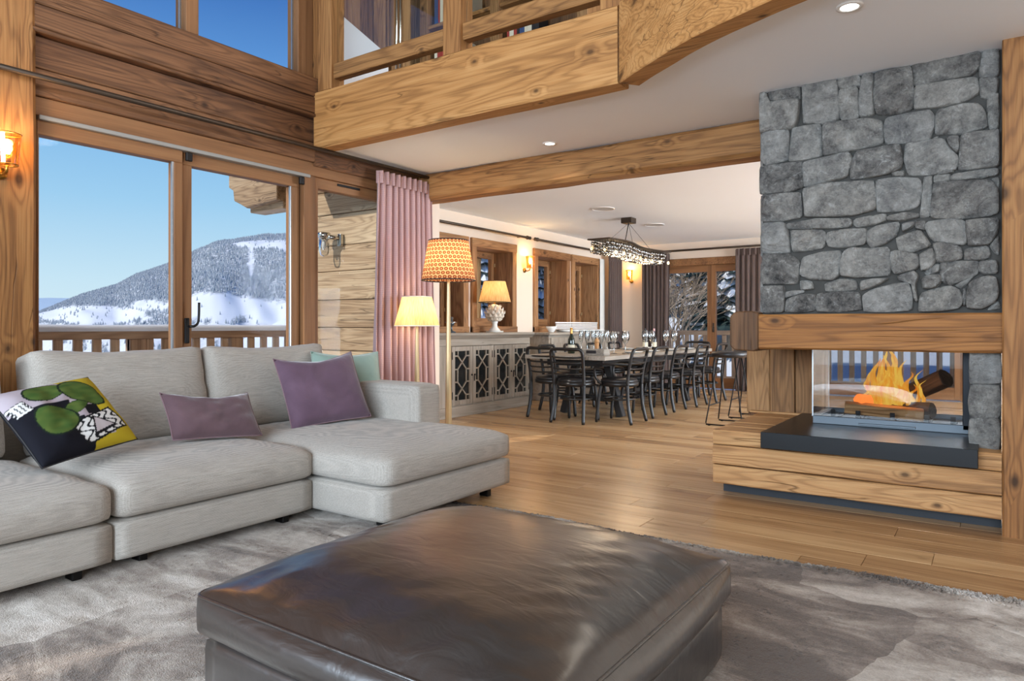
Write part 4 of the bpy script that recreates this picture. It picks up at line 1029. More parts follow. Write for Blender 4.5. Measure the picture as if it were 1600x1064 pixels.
# timber shutters outside the dining windows
for i, (ya, yb) in enumerate(wins):
    sh = thing('window_shutter', 'pale upright timber shutter outside the dining window ' + names[i], 'shutter', (XD - T - 0.05, yb, zb), 0, 'shutters outside the dining windows')
    w = 0.11; y0 = ya + (yb - ya) * 0.52 + 0.02
    for k in range(3):
        box('shutter_board', 'shutter_wood', XD - T - 0.12, XD - T - 0.08, y0 + k * w, y0 + (k + 1) * w - 0.004, zb - 0.05, zt, sh, 0.004)
    for zz in (zb + 0.15, zt - 0.3): box('batten', 'shutter_wood', XD - T - 0.15, XD - T - 0.12, y0, y0 + 3 * w, zz, zz + 0.08, sh)
STONES = [
[(-1.189,2.6),(-0.998,2.598),(-0.998,2.525),(-1.066,2.525),(-1.18,2.528)],
[(-1.234,2.594),(-1.194,2.595),(-1.184,2.526),(-1.062,2.518),(-0.998,2.518),(-1.013,2.381),(-1.037,2.341),(-1.232,2.346)],
[(-0.979,2.599),(-0.786,2.594),(-0.775,2.483),(-0.775,2.353),(-0.852,2.341),(-0.972,2.365)],
[(-0.777,2.602),(-0.672,2.604),(-0.65,2.567),(-0.654,2.53),(-0.767,2.538),(-0.777,2.567)],
[(-0.767,2.532),(-0.667,2.527),(-0.664,2.347),(-0.759,2.348),(-0.771,2.424)],
[(-0.643,2.596),(-0.579,2.593),(-0.59,2.481),(-0.58,2.353),(-0.656,2.346),(-0.66,2.445)],
[(-0.573,2.592),(-0.394,2.597),(-0.381,2.449),(-0.384,2.348),(-0.494,2.34),(-0.566,2.35),(-0.575,2.389),(-0.585,2.472)],
[(-0.386,2.597),(-0.063,2.6),(-0.063,2.528),(-0.098,2.484),(-0.221,2.486),(-0.328,2.476),(-0.375,2.488)],
[(-0.369,2.473),(-0.26,2.471),(-0.079,2.469),(-0.068,2.381),(-0.13,2.346),(-0.227,2.336),(-0.374,2.346),(-0.371,2.415)],
[(-0.054,2.604),(0.02,2.603),(0.02,2.455),(-0.066,2.469),(-0.061,2.524)],
[(-0.065,2.458),(0.019,2.445),(0.008,2.352),(-0.029,2.347),(-0.057,2.36)],
[(-0.032,2.338),(0.02,2.36),(0.02,2.17),(-0.02,2.173),(-0.027,2.26)],
[(-0.257,2.322),(-0.13,2.33),(-0.066,2.317),(-0.038,2.258),(-0.031,2.186),(-0.13,2.171),(-0.27,2.184),(-0.267,2.287)],
[(-0.516,2.32),(-0.301,2.326),(-0.279,2.289),(-0.282,2.227),(-0.304,2.156),(-0.389,2.159),(-0.519,2.17),(-0.529,2.267)],
[(-0.856,2.336),(-0.624,2.33),(-0.545,2.309),(-0.535,2.177),(-0.654,2.162),(-0.852,2.144)],
[(-1.039,2.34),(-0.876,2.342),(-0.866,2.237),(-0.87,2.143),(-1.005,2.136),(-1.056,2.138),(-1.047,2.23)],
[(-1.225,2.335),(-1.163,2.346),(-1.062,2.333),(-1.062,2.156),(-1.202,2.136),(-1.227,2.168)],
[(-1.235,2.126),(-0.988,2.127),(-0.976,1.969),(-1.062,1.946),(-1.235,1.954)],
[(-0.974,2.119),(-0.714,2.145),(-0.697,2.09),(-0.73,2.001),(-0.848,1.986),(-0.966,1.97)],
[(-0.67,2.143),(-0.449,2.152),(-0.436,2.06),(-0.446,2.014),(-0.501,1.995),(-0.58,1.989),(-0.705,1.982),(-0.697,2.079)],
[(-0.417,2.152),(-0.234,2.155),(-0.211,2.099),(-0.165,2.045),(-0.17,1.976),(-0.287,1.963),(-0.402,1.974),(-0.423,2.058)],
[(-0.217,2.156),(-0.162,2.16),(-0.158,2.084),(-0.172,2.064),(-0.204,2.112)],
[(-0.148,2.157),(-0.092,2.164),(0.02,2.157),(0.02,1.967),(-0.161,1.968),(-0.151,2.083)],
[(-0.486,1.993),(-0.431,1.998),(-0.431,1.969),(-0.482,1.978)],
[(-0.276,1.951),(-0.202,1.951),(-0.201,1.914),(-0.276,1.919)],
[(-0.195,1.945),(-0.029,1.958),(0.017,1.956),(0.017,1.918),(-0.13,1.909),(-0.195,1.913)],
[(-0.26,1.966),(-0.187,1.971),(-0.191,1.959),(-0.255,1.955)],
[(-0.294,2.158),(-0.26,2.174),(-0.26,2.158),(-0.287,2.152)],
[(-1.223,1.938),(-0.99,1.934),(-0.986,1.782),(-1.096,1.77),(-1.219,1.777)],
[(-0.974,1.953),(-0.852,1.973),(-0.587,1.959),(-0.575,1.858),(-0.575,1.791),(-0.699,1.767),(-0.962,1.78)],
[(-0.571,1.962),(-0.48,1.963),(-0.349,1.944),(-0.342,1.888),(-0.356,1.789),(-0.423,1.77),(-0.562,1.773),(-0.569,1.841)],
[(-0.33,1.948),(-0.288,1.951),(-0.297,1.728),(-0.351,1.725),(-0.34,1.794),(-0.336,1.88)],
[(-0.276,1.911),(-0.013,1.893),(0.015,1.841),(0.018,1.715),(-0.029,1.701),(-0.156,1.701),(-0.292,1.717),(-0.285,1.812)],
[(-0.008,1.898),(0.02,1.904),(0.02,1.849)],
[(-1.073,1.747),(-0.9,1.762),(-0.706,1.749),(-0.7,1.709),(-0.729,1.693),(-1.069,1.716)],
[(-0.687,1.743),(-0.522,1.761),(-0.517,1.718),(-0.58,1.705),(-0.669,1.692),(-0.69,1.713)],
[(-0.511,1.745),(-0.41,1.755),(-0.356,1.746),(-0.356,1.724),(-0.438,1.713),(-0.511,1.72)],
[(-1.219,1.76),(-1.083,1.753),(-1.064,1.657),(-1.057,1.567),(-1.214,1.572),(-1.226,1.66)],
[(-1.048,1.702),(-0.862,1.69),(-0.846,1.658),(-0.862,1.581),(-1.036,1.568),(-1.044,1.63)],
[(-0.835,1.673),(-0.737,1.682),(-0.626,1.681),(-0.62,1.625),(-0.633,1.586),(-0.744,1.577),(-0.827,1.587),(-0.841,1.633)],
[(-0.615,1.667),(-0.566,1.689),(-0.45,1.705),(-0.467,1.63),(-0.537,1.58),(-0.593,1.563),(-0.615,1.6)],
[(-0.433,1.69),(-0.377,1.701),(-0.384,1.675),(-0.43,1.649)],
[(-0.371,1.704),(-0.321,1.7),(-0.324,1.648),(-0.367,1.662)],
[(-0.465,1.612),(-0.348,1.651),(-0.334,1.626),(-0.292,1.558),(-0.396,1.527),(-0.451,1.546)],
[(-0.316,1.692),(-0.221,1.699),(-0.132,1.684),(-0.123,1.581),(-0.132,1.55),(-0.274,1.582),(-0.286,1.587),(-0.319,1.658)],
[(-0.127,1.683),(0.02,1.685),(0.013,1.609),(-0.023,1.549),(-0.116,1.549)],
[(-0.015,1.542),(0.02,1.59),(0.02,1.49),(0.003,1.505)],
[(-0.286,1.568),(-0.234,1.572),(-0.156,1.544),(-0.144,1.477),(-0.195,1.468),(-0.266,1.464),(-0.272,1.53)],
[(-0.13,1.527),(-0.03,1.539),(-0.017,1.478),(-0.066,1.465),(-0.132,1.469)],
[(-1.214,1.56),(-1.062,1.554),(-0.999,1.504),(-1.006,1.454),(-1.01,1.37),(-1.219,1.373),(-1.223,1.464)],
[(-0.974,1.529),(-0.868,1.552),(-0.762,1.558),(-0.762,1.493),(-0.773,1.41),(-0.806,1.385),(-0.932,1.394),(-0.993,1.421),(-0.987,1.471)],
[(-0.743,1.549),(-0.699,1.571),(-0.609,1.557),(-0.506,1.562),(-0.499,1.479),(-0.502,1.4),(-0.58,1.4),(-0.684,1.396),(-0.758,1.407),(-0.755,1.493)],
[(-0.492,1.534),(-0.459,1.54),(-0.356,1.509),(-0.353,1.448),(-0.375,1.423),(-0.473,1.407),(-0.492,1.447)],
[(-0.347,1.509),(-0.288,1.54),(-0.272,1.467),(-0.301,1.431),(-0.34,1.421)],
[(-0.323,1.407),(-0.287,1.446),(-0.255,1.452),(-0.255,1.413),(-0.307,1.392)],
[(-0.333,1.374),(-0.307,1.388),(-0.255,1.39),(-0.245,1.349),(-0.274,1.32),(-0.33,1.318)],
[(-0.246,1.46),(-0.074,1.459),(-0.074,1.386),(-0.13,1.362),(-0.214,1.326),(-0.245,1.365)],
[(-0.065,1.455),(0.011,1.457),(0.013,1.391),(-0.041,1.388),(-0.065,1.405)],
[(-0.176,1.331),(-0.092,1.376),(-0.117,1.344),(-0.148,1.316)],
[(-0.991,1.383),(-0.932,1.377),(-0.917,1.333),(-0.987,1.33)],
[(-0.851,1.361),(-0.759,1.386),(-0.685,1.379),(-0.674,1.321),(-0.843,1.315)],
[(-0.652,1.37),(-0.573,1.379),(-0.509,1.381),(-0.551,1.352),(-0.624,1.323),(-0.649,1.316)],
[(-1.077,1.317),(-0.972,1.326),(-0.972,1.312),(-1.062,1.285),(-1.079,1.281)],
[(-1.226,1.356),(-1.093,1.355),(-1.09,1.301),(-1.093,1.194),(-1.213,1.187),(-1.226,1.26)],
[(-1.073,1.269),(-0.996,1.296),(-0.909,1.298),(-0.909,1.2),(-1.013,1.19),(-1.081,1.194)],
[(-0.89,1.302),(-0.775,1.307),(-0.663,1.304),(-0.649,1.201),(-0.775,1.191),(-0.897,1.192),(-0.901,1.254)],
[(-0.64,1.284),(-0.595,1.314),(-0.473,1.347),(-0.404,1.352),(-0.385,1.283),(-0.391,1.194),(-0.551,1.188),(-0.633,1.192)],
[(-0.458,1.391),(-0.37,1.418),(-0.353,1.377),(-0.374,1.346),(-0.356,1.243),(-0.374,1.243),(-0.384,1.345),(-0.451,1.365)],
[(-0.34,1.288),(-0.274,1.309),(-0.201,1.326),(-0.157,1.298),(-0.145,1.231),(-0.163,1.202),(-0.26,1.188),(-0.353,1.186),(-0.346,1.25)],
[(-0.122,1.282),(-0.109,1.342),(-0.035,1.373),(0.007,1.368),(0.019,1.287),(0.007,1.237),(-0.054,1.2),(-0.122,1.205)],
[(-0.141,1.306),(-0.129,1.305),(-0.13,1.217),(-0.139,1.217)],
[(0.009,1.234),(0.023,1.233),(0.023,1.199),(-0.025,1.192)]]
COLUMN = [[(-0.108,0.979),(0.025,0.985),(0.031,0.795),(-0.11,0.784)],[(-0.104,0.775),(0.022,0.777),(0.027,0.683),(0.023,0.603),(-0.108,0.596),(-0.114,0.675)],[(-0.108,0.59),(0.023,0.598),(0.027,0.52),(0.022,0.417),(-0.106,0.415),(-0.112,0.508)]]
# ------------------------------------------------------------------ stone chimney
def clean_poly(poly):
    a = sum(p[0] * q[1] - q[0] * p[1] for p, q in zip(poly, poly[1:] + poly[:1]))
    return poly if a > 0 else poly[::-1]
def stone(poly, yb, parent, seed, depth=0.045):
    R_ = random.Random(seed); P = clean_poly(poly); n0 = len(P)
    per = sum(math.dist(p, q) for p, q in zip(P, P[1:] + P[:1])); n = max(18, min(44, int(per / 0.022)))
    # resample outline with rounded, slightly ragged corners
    pts = []; step = per / n; i = 0; acc = 0
    cum = [0]
    for p, q in zip(P, P[1:] + P[:1]): cum.append(cum[-1] + math.dist(p, q))
    for s_ in range(n):
        d = s_ * step
        j = max(k for k in range(n0) if cum[k] <= d + 1e-9); t = (d - cum[j]) / max(1e-9, cum[j + 1] - cum[j])
        p, q = P[j], P[(j + 1) % n0]; pts.append((p[0] + (q[0] - p[0]) * t, p[1] + (q[1] - p[1]) * t))
    cx0 = sum(p[0] for p in pts) / n; cz0 = sum(p[1] for p in pts) / n
    pts = [(x + 0.007 * (x - cx0) / max(1e-6, math.hypot(x - cx0, z - cz0)), z + 0.007 * (z - cz0) / max(1e-6, math.hypot(x - cx0, z - cz0))) for x, z in pts]
    pts = [((pts[i - 1][0] + 8 * pts[i][0] + pts[(i + 1) % n][0]) / 10, (pts[i - 1][1] + 8 * pts[i][1] + pts[(i + 1) % n][1]) / 10) for i in range(n)]
    cx_ = sum(p[0] for p in pts) / n; cz_ = sum(p[1] for p in pts) / n
    size = min(max(p[0] for p in pts) - min(p[0] for p in pts), max(p[1] for p in pts) - min(p[1] for p in pts))
    dp = depth * (0.55 + 0.45 * min(1, size / 0.15)) + R_.uniform(-0.012, 0.016)
    tx, tz = R_.uniform(-0.10, 0.10), R_.uniform(-0.10, 0.10)
    rings = [(0.0, 0.0), (0.001, 0.72), (0.006, 0.92), (0.14, 1.02), (0.35, 1.1), (0.6, 1.16), (0.82, 1.18)]
    vs = []
    for k, (ins, hh) in enumerate(rings):
        for (x, z) in pts:
            dx, dz = x - cx_, z - cz_; ln = math.hypot(dx, dz)
            f = (1 - ins) if k >= 3 else max(0.0, 1 - ins / max(ln, 1e-6))
            px_, pz_ = cx_ + dx * f, cz_ + dz * f
            nz = noise.noise(Vector((px_ * 11 + seed, pz_ * 11, seed * 1.7))) * 0.022 + noise.noise(Vector((px_ * 30, pz_ * 30, seed * 0.7))) * 0.010
            h = dp * hh + (nz + (px_ - cx_) * tx + (pz_ - cz_) * tz if k >= 2 else nz * 0.5 * (k > 0))
            vs.append((px_, yb - max(0.004 if k else -0.01, h), pz_))
    vs.append((cx_, yb - dp * 1.22, cz_)); c_ = len(vs) - 1; fs = []
    for k in range(len(rings) - 1):
        for i in range(n):
            l = (i + 1) % n; fs.append((k * n + i, k * n + l, (k + 1) * n + l, (k + 1) * n + i))
    k = len(rings) - 1
    for i in range(n): fs.append((k * n + i, k * n + (i + 1) % n, c_))
    m = MB(); m.add(vs, fs); o = m.build('stone', 'chimney_stone', parent, True); return o
ch = box('chimney_breast', 'mortar', -1.225, 0.10, 4.612, 5.60, 1.0, 2.60)
tag(ch, 'rough grey natural stone chimney breast above the timber mantel', 'chimney', None, 'structure')
for i, p in enumerate(STONES): stone(p, 4.613, ch, i + 1)
# quoins wrap round the left corner
for i, (za, zb_) in enumerate(((2.24, 2.55), (1.96, 2.22), (1.72, 1.94), (1.54, 1.70), (1.30, 1.52), (1.18, 1.29))):
    rough_beam(-1.245, -1.15, 4.62, 4.95 + 0.1 * (i % 2), za, zb_, 'Y', 0.012, 0.06, 60 + i, 0.015).build('stone', 'chimney_stone', ch)
sc_ = box('stone_column', 'mortar', -0.112, 0.034, 4.64, 5.55, 0.43, 0.96); tag(sc_, 'short stone pier between fire glass and timber post', 'pier', None, 'structure')
for i, p in enumerate(COLUMN): stone(p, 4.645, sc_, 90 + i, 0.04)

# ------------------------------------------------------------------ hearth
he = thing('hearth', 'raised hearth of stacked old timbers with a black steel top', 'hearth', (-0.75, 5.0, 0))
for i, (za, zb_) in enumerate(((0.085, 0.205), (0.208, 0.335), (0.338, 0.432))):
    x1 = 0.034
    rough_beam(-1.50 - 0.004 * (i % 2), x1, 4.456, 4.70, za, zb_, 'X', 0.007, 0.12, 40 + i, 0.007).build('timber', 'hearth_wood', he)
y_ = 4.70
for i, d in enumerate((0.2, 0.22, 0.19, 0.24)):
    rough_beam(-1.50, 0.03, y_, y_ + d - 0.003, 0.30, 0.43 + 0.002 * (i % 2), 'X', 0.003, 0.2, 50 + i, 0.005).build('top_board', 'hearth_wood', he); y_ += d
box('plinth', 'plinth_grey', -1.49, 0.034, 4.64, 5.5, 0, 0.30, he)
box('side_board', 'hearth_wood', -1.50, -1.47, 4.70, 5.55, 0.085, 0.30, he)
box('steel_top', 'slab_steel', -1.18, -0.068, 4.385, 5.53, 0.353, 0.452, he, 0.003, 2)
# upright timber boards behind the glass and the mantel
pb = box('wall_panel', 'end_grain_wood', -1.60, -1.03, 5.60, 5.66, 0.40, 1.0); tag(pb, 'upright old boards left of the fire glass under the mantel', 'panelling', None, 'structure')
for xa, xb, dy in ((-1.60, -1.425, 0.0), (-1.42, -1.24, -0.02), (-1.235, -1.04, -0.012)):
    rough_beam(xa, xb, 5.555 + dy, 5.60, 0.43, 1.0, 'Z', 0.004, 0.2, int(xa * -40), 0.005).build('board', 'panel_wood', pb)
rough_beam(-1.56, -1.03, 5.50, 5.56, 0.432, 0.448, 'X', 0.002, 0.2, 3, 0.003).build('skirting_strip', 'hearth_wood', pb)
# mantel
mt = thing('mantel', 'heavy hewn timber mantel beam across the stone chimney', 'mantel', (-0.6, 4.6, 0.955))
rough_beam(-1.222, 0.036, 4.50, 4.70, 0.955, 1.177, 'X', 0.010, 0.15, 71, 0.012).build('front_beam', 'mantel_wood', mt)
cp = [(-1.405, 0.975), (-1.375, 0.948), (-1.255, 0.942), (-1.223, 0.955), (-1.223, 1.185), (-1.262, 1.198), (-1.37, 1.196), (-1.405, 1.165)]
MB().prism(cp, 'Y', 4.50, 5.62).build('side_beam', 'end_grain_wood', mt, False, 0.008)

# ------------------------------------------------------------------ fire box
fx = thing('fireplace', 'three-sided glass fireplace with a burning wood fire', 'fireplace', (-0.57, 5.25, 0.452))
box('floor_tray', 'black_steel', -1.0, -0.12, 5.0, 5.55, 0.452, 0.475, fx, 0.003)
box('top_frame', 'black_steel', -1.01, -0.105, 4.66, 5.56, 0.962, 1.0, fx, 0.003)
box('side_frame', 'black_steel', -0.155, -0.114, 4.985, 5.55, 0.475, 0.962, fx, 0.003)
box('bottom_frame', 'grey_steel', -1.0, -0.12, 4.985, 5.01, 0.452, 0.505, fx, 0.003)
box('bottom_frame', 'grey_steel', -1.0, -0.97, 5.01, 5.53, 0.452, 0.50, fx, 0.003)
box('bottom_frame', 'grey_steel', -1.0, -0.12, 5.53, 5.555, 0.452, 0.505, fx, 0.003)
box('glass_pane', 'fire_glass', -0.996, -0.155, 4.990, 4.996, 0.505, 0.962, fx)
box('glass_pane', 'fire_glass', -1.0, -0.996, 5.0, 5.53, 0.50, 0.962, fx)
box('glass_pane', 'fire_glass', -0.996, -0.155, 5.535, 5.541, 0.505, 0.962, fx)
box('glass_edge', 'aluminium', -1.004, -0.997, 4.988, 4.997, 0.50, 0.962, fx)
box('glass_edge', 'aluminium', -1.004, -0.997, 5.535, 5.544, 0.50, 0.962, fx)
box('handle_bar', 'grey_steel', -0.72, -0.40, 4.972, 4.985, 0.462, 0.475, fx, 0.002)
for xx in (-0.90, -0.75, -0.55, -0.36, -0.22):
    MB().box(xx, xx + 0.028, 5.06, 5.068, 0.475, 0.545).box(xx, xx + 0.028, 5.06, 5.40, 0.475, 0.487).build('grate_bar', 'iron', fx)
for i, (cx_, cy_, cz_, rz, ry, ln, r, mt_) in enumerate(((-0.60, 5.17, 0.535, 0.10, 0.06, 0.46, 0.050, 'log_split'), (-0.52, 5.30, 0.545, -0.35, -0.05, 0.42, 0.055, 'log_bark'), (-0.66, 5.28, 0.59, 0.9, 0.12, 0.30, 0.04, 'ember'), (-0.40, 5.38, 0.68, -0.6, -0.45, 0.40, 0.062, 'log_bark'))):
    lg = thing('firewood_log', ['split log with a pale cut face at the front of the fire', 'barked log lying behind the split front log', 'short glowing log lying crosswise under the flames', 'round charred log leaning at the back of the fire'][i], 'log', (cx_, cy_, cz_), rz, 'burning logs')
    if i == 0: prof = [(-0.05, -0.03), (0.05, -0.035), (0.055, 0.0), (0.01, 0.05), (-0.04, 0.035)]
    else: prof = [(r * math.cos(a * PI / 5) * (1 + 0.1 * math.sin(3 * a + i)), r * math.sin(a * PI / 5) * (1 + 0.08 * math.cos(2 * a))) for a in range(10)]
    o = MB().prism(prof, 'X', -ln / 2, ln / 2).build('wood', mt_, lg, False, 0.004, local=True); o.rotation_euler = (0, ry, 0)
# flames
fl = thing('fire', 'leaping orange flames over the logs', 'fire', (-0.56, 5.24, 0.58))
R_ = random.Random(4)
tongues = [(-0.13, 0.02, 0.22, 0.026), (-0.10, -0.01, 0.31, 0.034), (-0.065, 0.02, 0.37, 0.036), (-0.03, -0.02, 0.33, 0.034), (0.0, 0.02, 0.40, 0.036), (0.03, -0.01, 0.35, 0.034), (0.065, 0.02, 0.30, 0.03), (0.095, 0.0, 0.22, 0.026),
           (-0.08, -0.03, 0.20, 0.03), (-0.01, -0.04, 0.22, 0.034), (0.05, -0.03, 0.17, 0.03), (-0.045, 0.04, 0.28, 0.03), (0.15, 0.03, 0.24, 0.016), (0.18, 0.02, 0.17, 0.013), (0.125, 0.02, 0.14, 0.018), (-0.15, -0.01, 0.10, 0.02)]
for i, (dx, dy, h, w) in enumerate(tongues):
    vs = []; ht = []; n = 16; sd = i * 7.3; nk = 8
    for k in range(n + 1):
        t = k / n; r = w * (math.sin(PI * min(1, (t * 0.85 + 0.15))) ** 0.9) * (1 - 0.55 * t) + 0.0008
        ox = 0.022 * math.sin(t * 7 + sd) * t + 0.045 * noise.noise(Vector((t * 3, sd, 0))) * t; oy = 0.02 * math.cos(t * 4 + sd) * t
        for j in range(nk):
            a = 2 * PI * j / nk; rr = r * (1 + 0.35 * noise.noise(Vector((math.cos(a) * 1.5, math.sin(a) * 1.5 + sd, t * 4))))
            vs.append((dx + ox + rr * math.cos(a), dy + oy + 0.7 * rr * math.sin(a), t * h)); ht.append(min(1, t + 0.1 * R_.random()))
    fs = [(k * nk + j, k * nk + (j + 1) % nk, (k + 1) * nk + (j + 1) % nk, (k + 1) * nk + j) for k in range(n) for j in range(nk)]
    m = MB(); m.add(vs, fs); o = m.build('flame', 'flame', fl, True, local=True)
    ca = o.data.color_attributes.new('heat', 'FLOAT_COLOR', 'POINT')
    for q, h_ in enumerate(ht): ca.data[q].color = (h_, h_, h_, 1)
lamp('fire_light', 'POINT', (0, -0.02, 0.14), 5.0, (1.0, 0.42, 0.12), parent=fl, shadow_soft_size=0.08)
# ------------------------------------------------------------------ fur rug
rug = thing('fur_rug', 'large patchwork fur rug in grey and taupe under the ottoman', 'rug', (-1.2, 1.4, 0))
RX0, RX1, RY0, RY1 = -3.65, 1.5, -0.9, 3.38
def rug_edge(x): return RY1 + 0.018 * (x + 1.0) + 0.012 * noise.noise(Vector((x * 4, 0, 0))) + 0.006 * noise.noise(Vector((x * 17, 5, 0)))
nx, ny = 120, 100; vs = []
def rug_h(x, y): return 0.020 + 0.010 * noise.noise(Vector((x * 2.2, y * 3.5, 0.3))) + 0.006 * noise.noise(Vector((x * 9, y * 12, 4.0)))
for j in range(ny + 1):
    for i in range(nx + 1):
        x = RX0 + (RX1 - RX0) * i / nx; ye = rug_edge(x); y = RY0 + (ye - RY0) * j / ny
        e = min(1, (ny - j) / 3, i / 2, (nx - i) / 2, j / 2)
        vs.append((x, y, 0.002 + rug_h(x, y) * e ** 0.5))
m = MB(); m.add(vs, [(j * (nx + 1) + i, j * (nx + 1) + i + 1, (j + 1) * (nx + 1) + i + 1, (j + 1) * (nx + 1) + i) for j in range(ny) for i in range(nx)])
m.build('hide', 'fur_rug', rug, True)
R_ = random.Random(8); vs = []; fs = []
def tuft(x, y, hgt, z):
    d = 0.5 + noise.noise(Vector((x * 1.3, y * 1.3, 9.0))) * 3.5 + R_.uniform(-0.9, 0.9); ln = R_.uniform(0.02, 0.042)
    lx, ly = math.cos(d) * ln, math.sin(d) * ln; wx, wy = -math.sin(d) * 0.0035, math.cos(d) * 0.0035
    k = len(vs)
    vs.extend(((x - wx, y - wy, z), (x + wx, y + wy, z), (x + lx * 0.6, y + ly * 0.6, z + hgt), (x + lx, y + ly, z + hgt * 0.75)))
    fs.append((k, k + 1, k + 2)); fs.append((k + 1, k + 3, k + 2))
for q in range(70000):
    u_ = R_.random(); x = RX0 + 0.03 + (RX1 - 0.3 - RX0) * R_.random(); y = 0.55 + (rug_edge(x) - 0.03 - 0.55) * R_.random()
    tuft(x, y, R_.uniform(0.001, 0.005), rug_h(x, y) - 0.002)
for q in range(9000):
    x = RX0 + 0.03 + (RX1 - 0.1 - RX0) * R_.random(); tuft(x, rug_edge(x) - R_.uniform(0.0, 0.04), R_.uniform(0.006, 0.016), 0.006)
m = MB(); m.v = vs; m.f = fs; o = m.build('fur_pile', 'fur_rug', rug, True); o['kind'] = 'stuff'

# ------------------------------------------------------------------ ottoman
ot = thing('ottoman', 'large square brown leather ottoman with a plump cushion top on the fur rug', 'ottoman', (-1.275, 1.67, 0.02))
rounded_pad(-1.275, 1.67, 0.03, 1.13, 1.11, 0.195, 0.025, 0.0, 16).build('base', 'brown_leather', ot, True)
n = 44
cu = rounded_pad(-1.275, 1.67, 0.228, 1.17, 1.14, 0.125, 0.028, 0.10, n, 3, 0.0)
# wrinkles across the cushion top
nv = []
for (x, y, z) in cu.v:
    u_ = (x + 1.275) / 0.585; v_ = (y - 1.67) / 0.57; e = max(abs(u_), abs(v_))
    w = max(0, z - 0.30) * 10
    amp = 0.009 * max(0, 1 - abs(e - 0.75) * 3) * min(1, w)
    nv.append((x, y, z + amp * noise.noise(Vector((x * 9 + y * 5, (y - x) * 22, 0.4))) + 0.004 * min(1, w) * noise.noise(Vector((x * 4, y * 6, 2)))))
cu.v = nv; top = cu.build('cushion', 'brown_leather', ot, True)
def seam(cx_, cy_, z, sx, sy, r=0.03, rad=0.004, k=5):
    p = []
    for (qx, qy, a0) in ((1, 1, 0), (-1, 1, PI / 2), (-1, -1, PI), (1, -1, 1.5 * PI)):
        for i in range(k + 1):
            a = a0 + PI / 2 * i / k; p.append((cx_ + qx * (sx / 2 - r) + r * math.cos(a), cy_ + qy * (sy / 2 - r) + r * math.sin(a), z))
    return MB().tube(p, rad, 6, True)
seam(-1.275, 1.67, 0.343, 1.166, 1.136, 0.04, 0.005).build('piping', 'brown_leather', top, True)
for sx in (-1, 1):
    for sy in (-1, 1): box('leg', 'black_steel', -1.275 + sx * 0.45 - 0.03, -1.275 + sx * 0.45 + 0.03, 1.67 + sy * 0.45 - 0.03, 1.67 + sy * 0.45 + 0.03, 0.0, 0.035, ot)

# ------------------------------------------------------------------ sofa
so = thing('sectional_sofa', 'light grey woven sectional sofa with a chaise end facing the ottoman', 'sofa', (-3.7, 2.2, 0.02))
F1 = 'sofa_fabric'
def pad(name, x0, x1, y0, y1, z0, z1, r, puff, n=14, seed=0, wr=0.0):
    return rounded_pad((x0 + x1) / 2, (y0 + y1) / 2, z0, x1 - x0, y1 - y0, z1 - z0, r, puff, n, seed, wr).build(name, F1, so, True)
pad('chaise_base', -4.45, -2.60, 2.58, 3.74, 0.07, 0.245, 0.02, 0.0)
pad('base', -4.45, -3.14, 1.505, 2.575, 0.07, 0.245, 0.02, 0.0)
pad('base', -4.45, -3.14, 0.30, 1.50, 0.07, 0.245, 0.02, 0.0)
pad('chaise_cushion', -4.22, -2.585, 2.585, 3.735, 0.247, 0.415, 0.05, 0.045, 18, 1, 0.01)
pad('seat_cushion', -4.22, -3.125, 1.51, 2.58, 0.247, 0.415, 0.05, 0.045, 18, 2, 0.01)
pad('seat_cushion', -4.22, -3.125, 0.32, 1.50, 0.247, 0.415, 0.05, 0.045, 18, 3, 0.01)
pad('back_frame', -4.50, -4.28, 0.30, 3.74, 0.07, 0.70, 0.03, 0.0)
pad('arm', -4.45, -3.20, 3.50, 3.75, 0.245, 0.70, 0.035, 0.004)
def back_cushion(cy_, w, h, tilt, seed, dx=0.0, rx=0.0):
    n = 16; vs = []; th = 0.24
    b = rounded_pad(0, 0, 0, h, w, th, 0.038, 0.03, n, seed, 0.012)
    M = Matrix.Translation((-4.12 + dx, cy_, 0.425)) @ Euler((rx, 0, 0)).to_matrix().to_4x4() @ Euler((0, PI / 2 - tilt, 0)).to_matrix().to_4x4() @ Matrix.Translation((-h / 2, 0, -0.5 * th))
    nv = []
    for p in b.v:
        q = Vector(p); ed = abs(q.y) / (w / 2); up = -q.x / (h / 2)
        q.x += 0.03 * (1 - ed ** 2) * (1 if up > 0 else 0) * up      # sagging top edge, pointed corners
        q.x -= 0.008 * noise.noise(Vector((q.y * 5, seed, 0))) * max(0, up)
        nv.append(tuple(M @ q))
    b.v = nv
    # winding flips with the mirrored axis
    o = b.build('back_cushion', F1, so, True); return o
back_cushion(2.03, 0.96, 0.55, 0.22, 5)
back_cushion(3.00, 0.94, 0.55, 0.22, 9, 0.0, 0.0)
back_cushion(0.92, 0.98, 0.55, 0.22, 13)
for x, y in ((-3.24, 1.38), (-3.24, 1.66), (-3.24, 2.44), (-2.72, 3.62), (-2.72, 2.70), (-4.3, 0.5), (-4.3, 3.6)):
    box('foot', 'iron', x - 0.035, x + 0.035, y - 0.02, y + 0.02, 0.018 if y < 3.4 else 0.0, 0.085, so, 0.004)

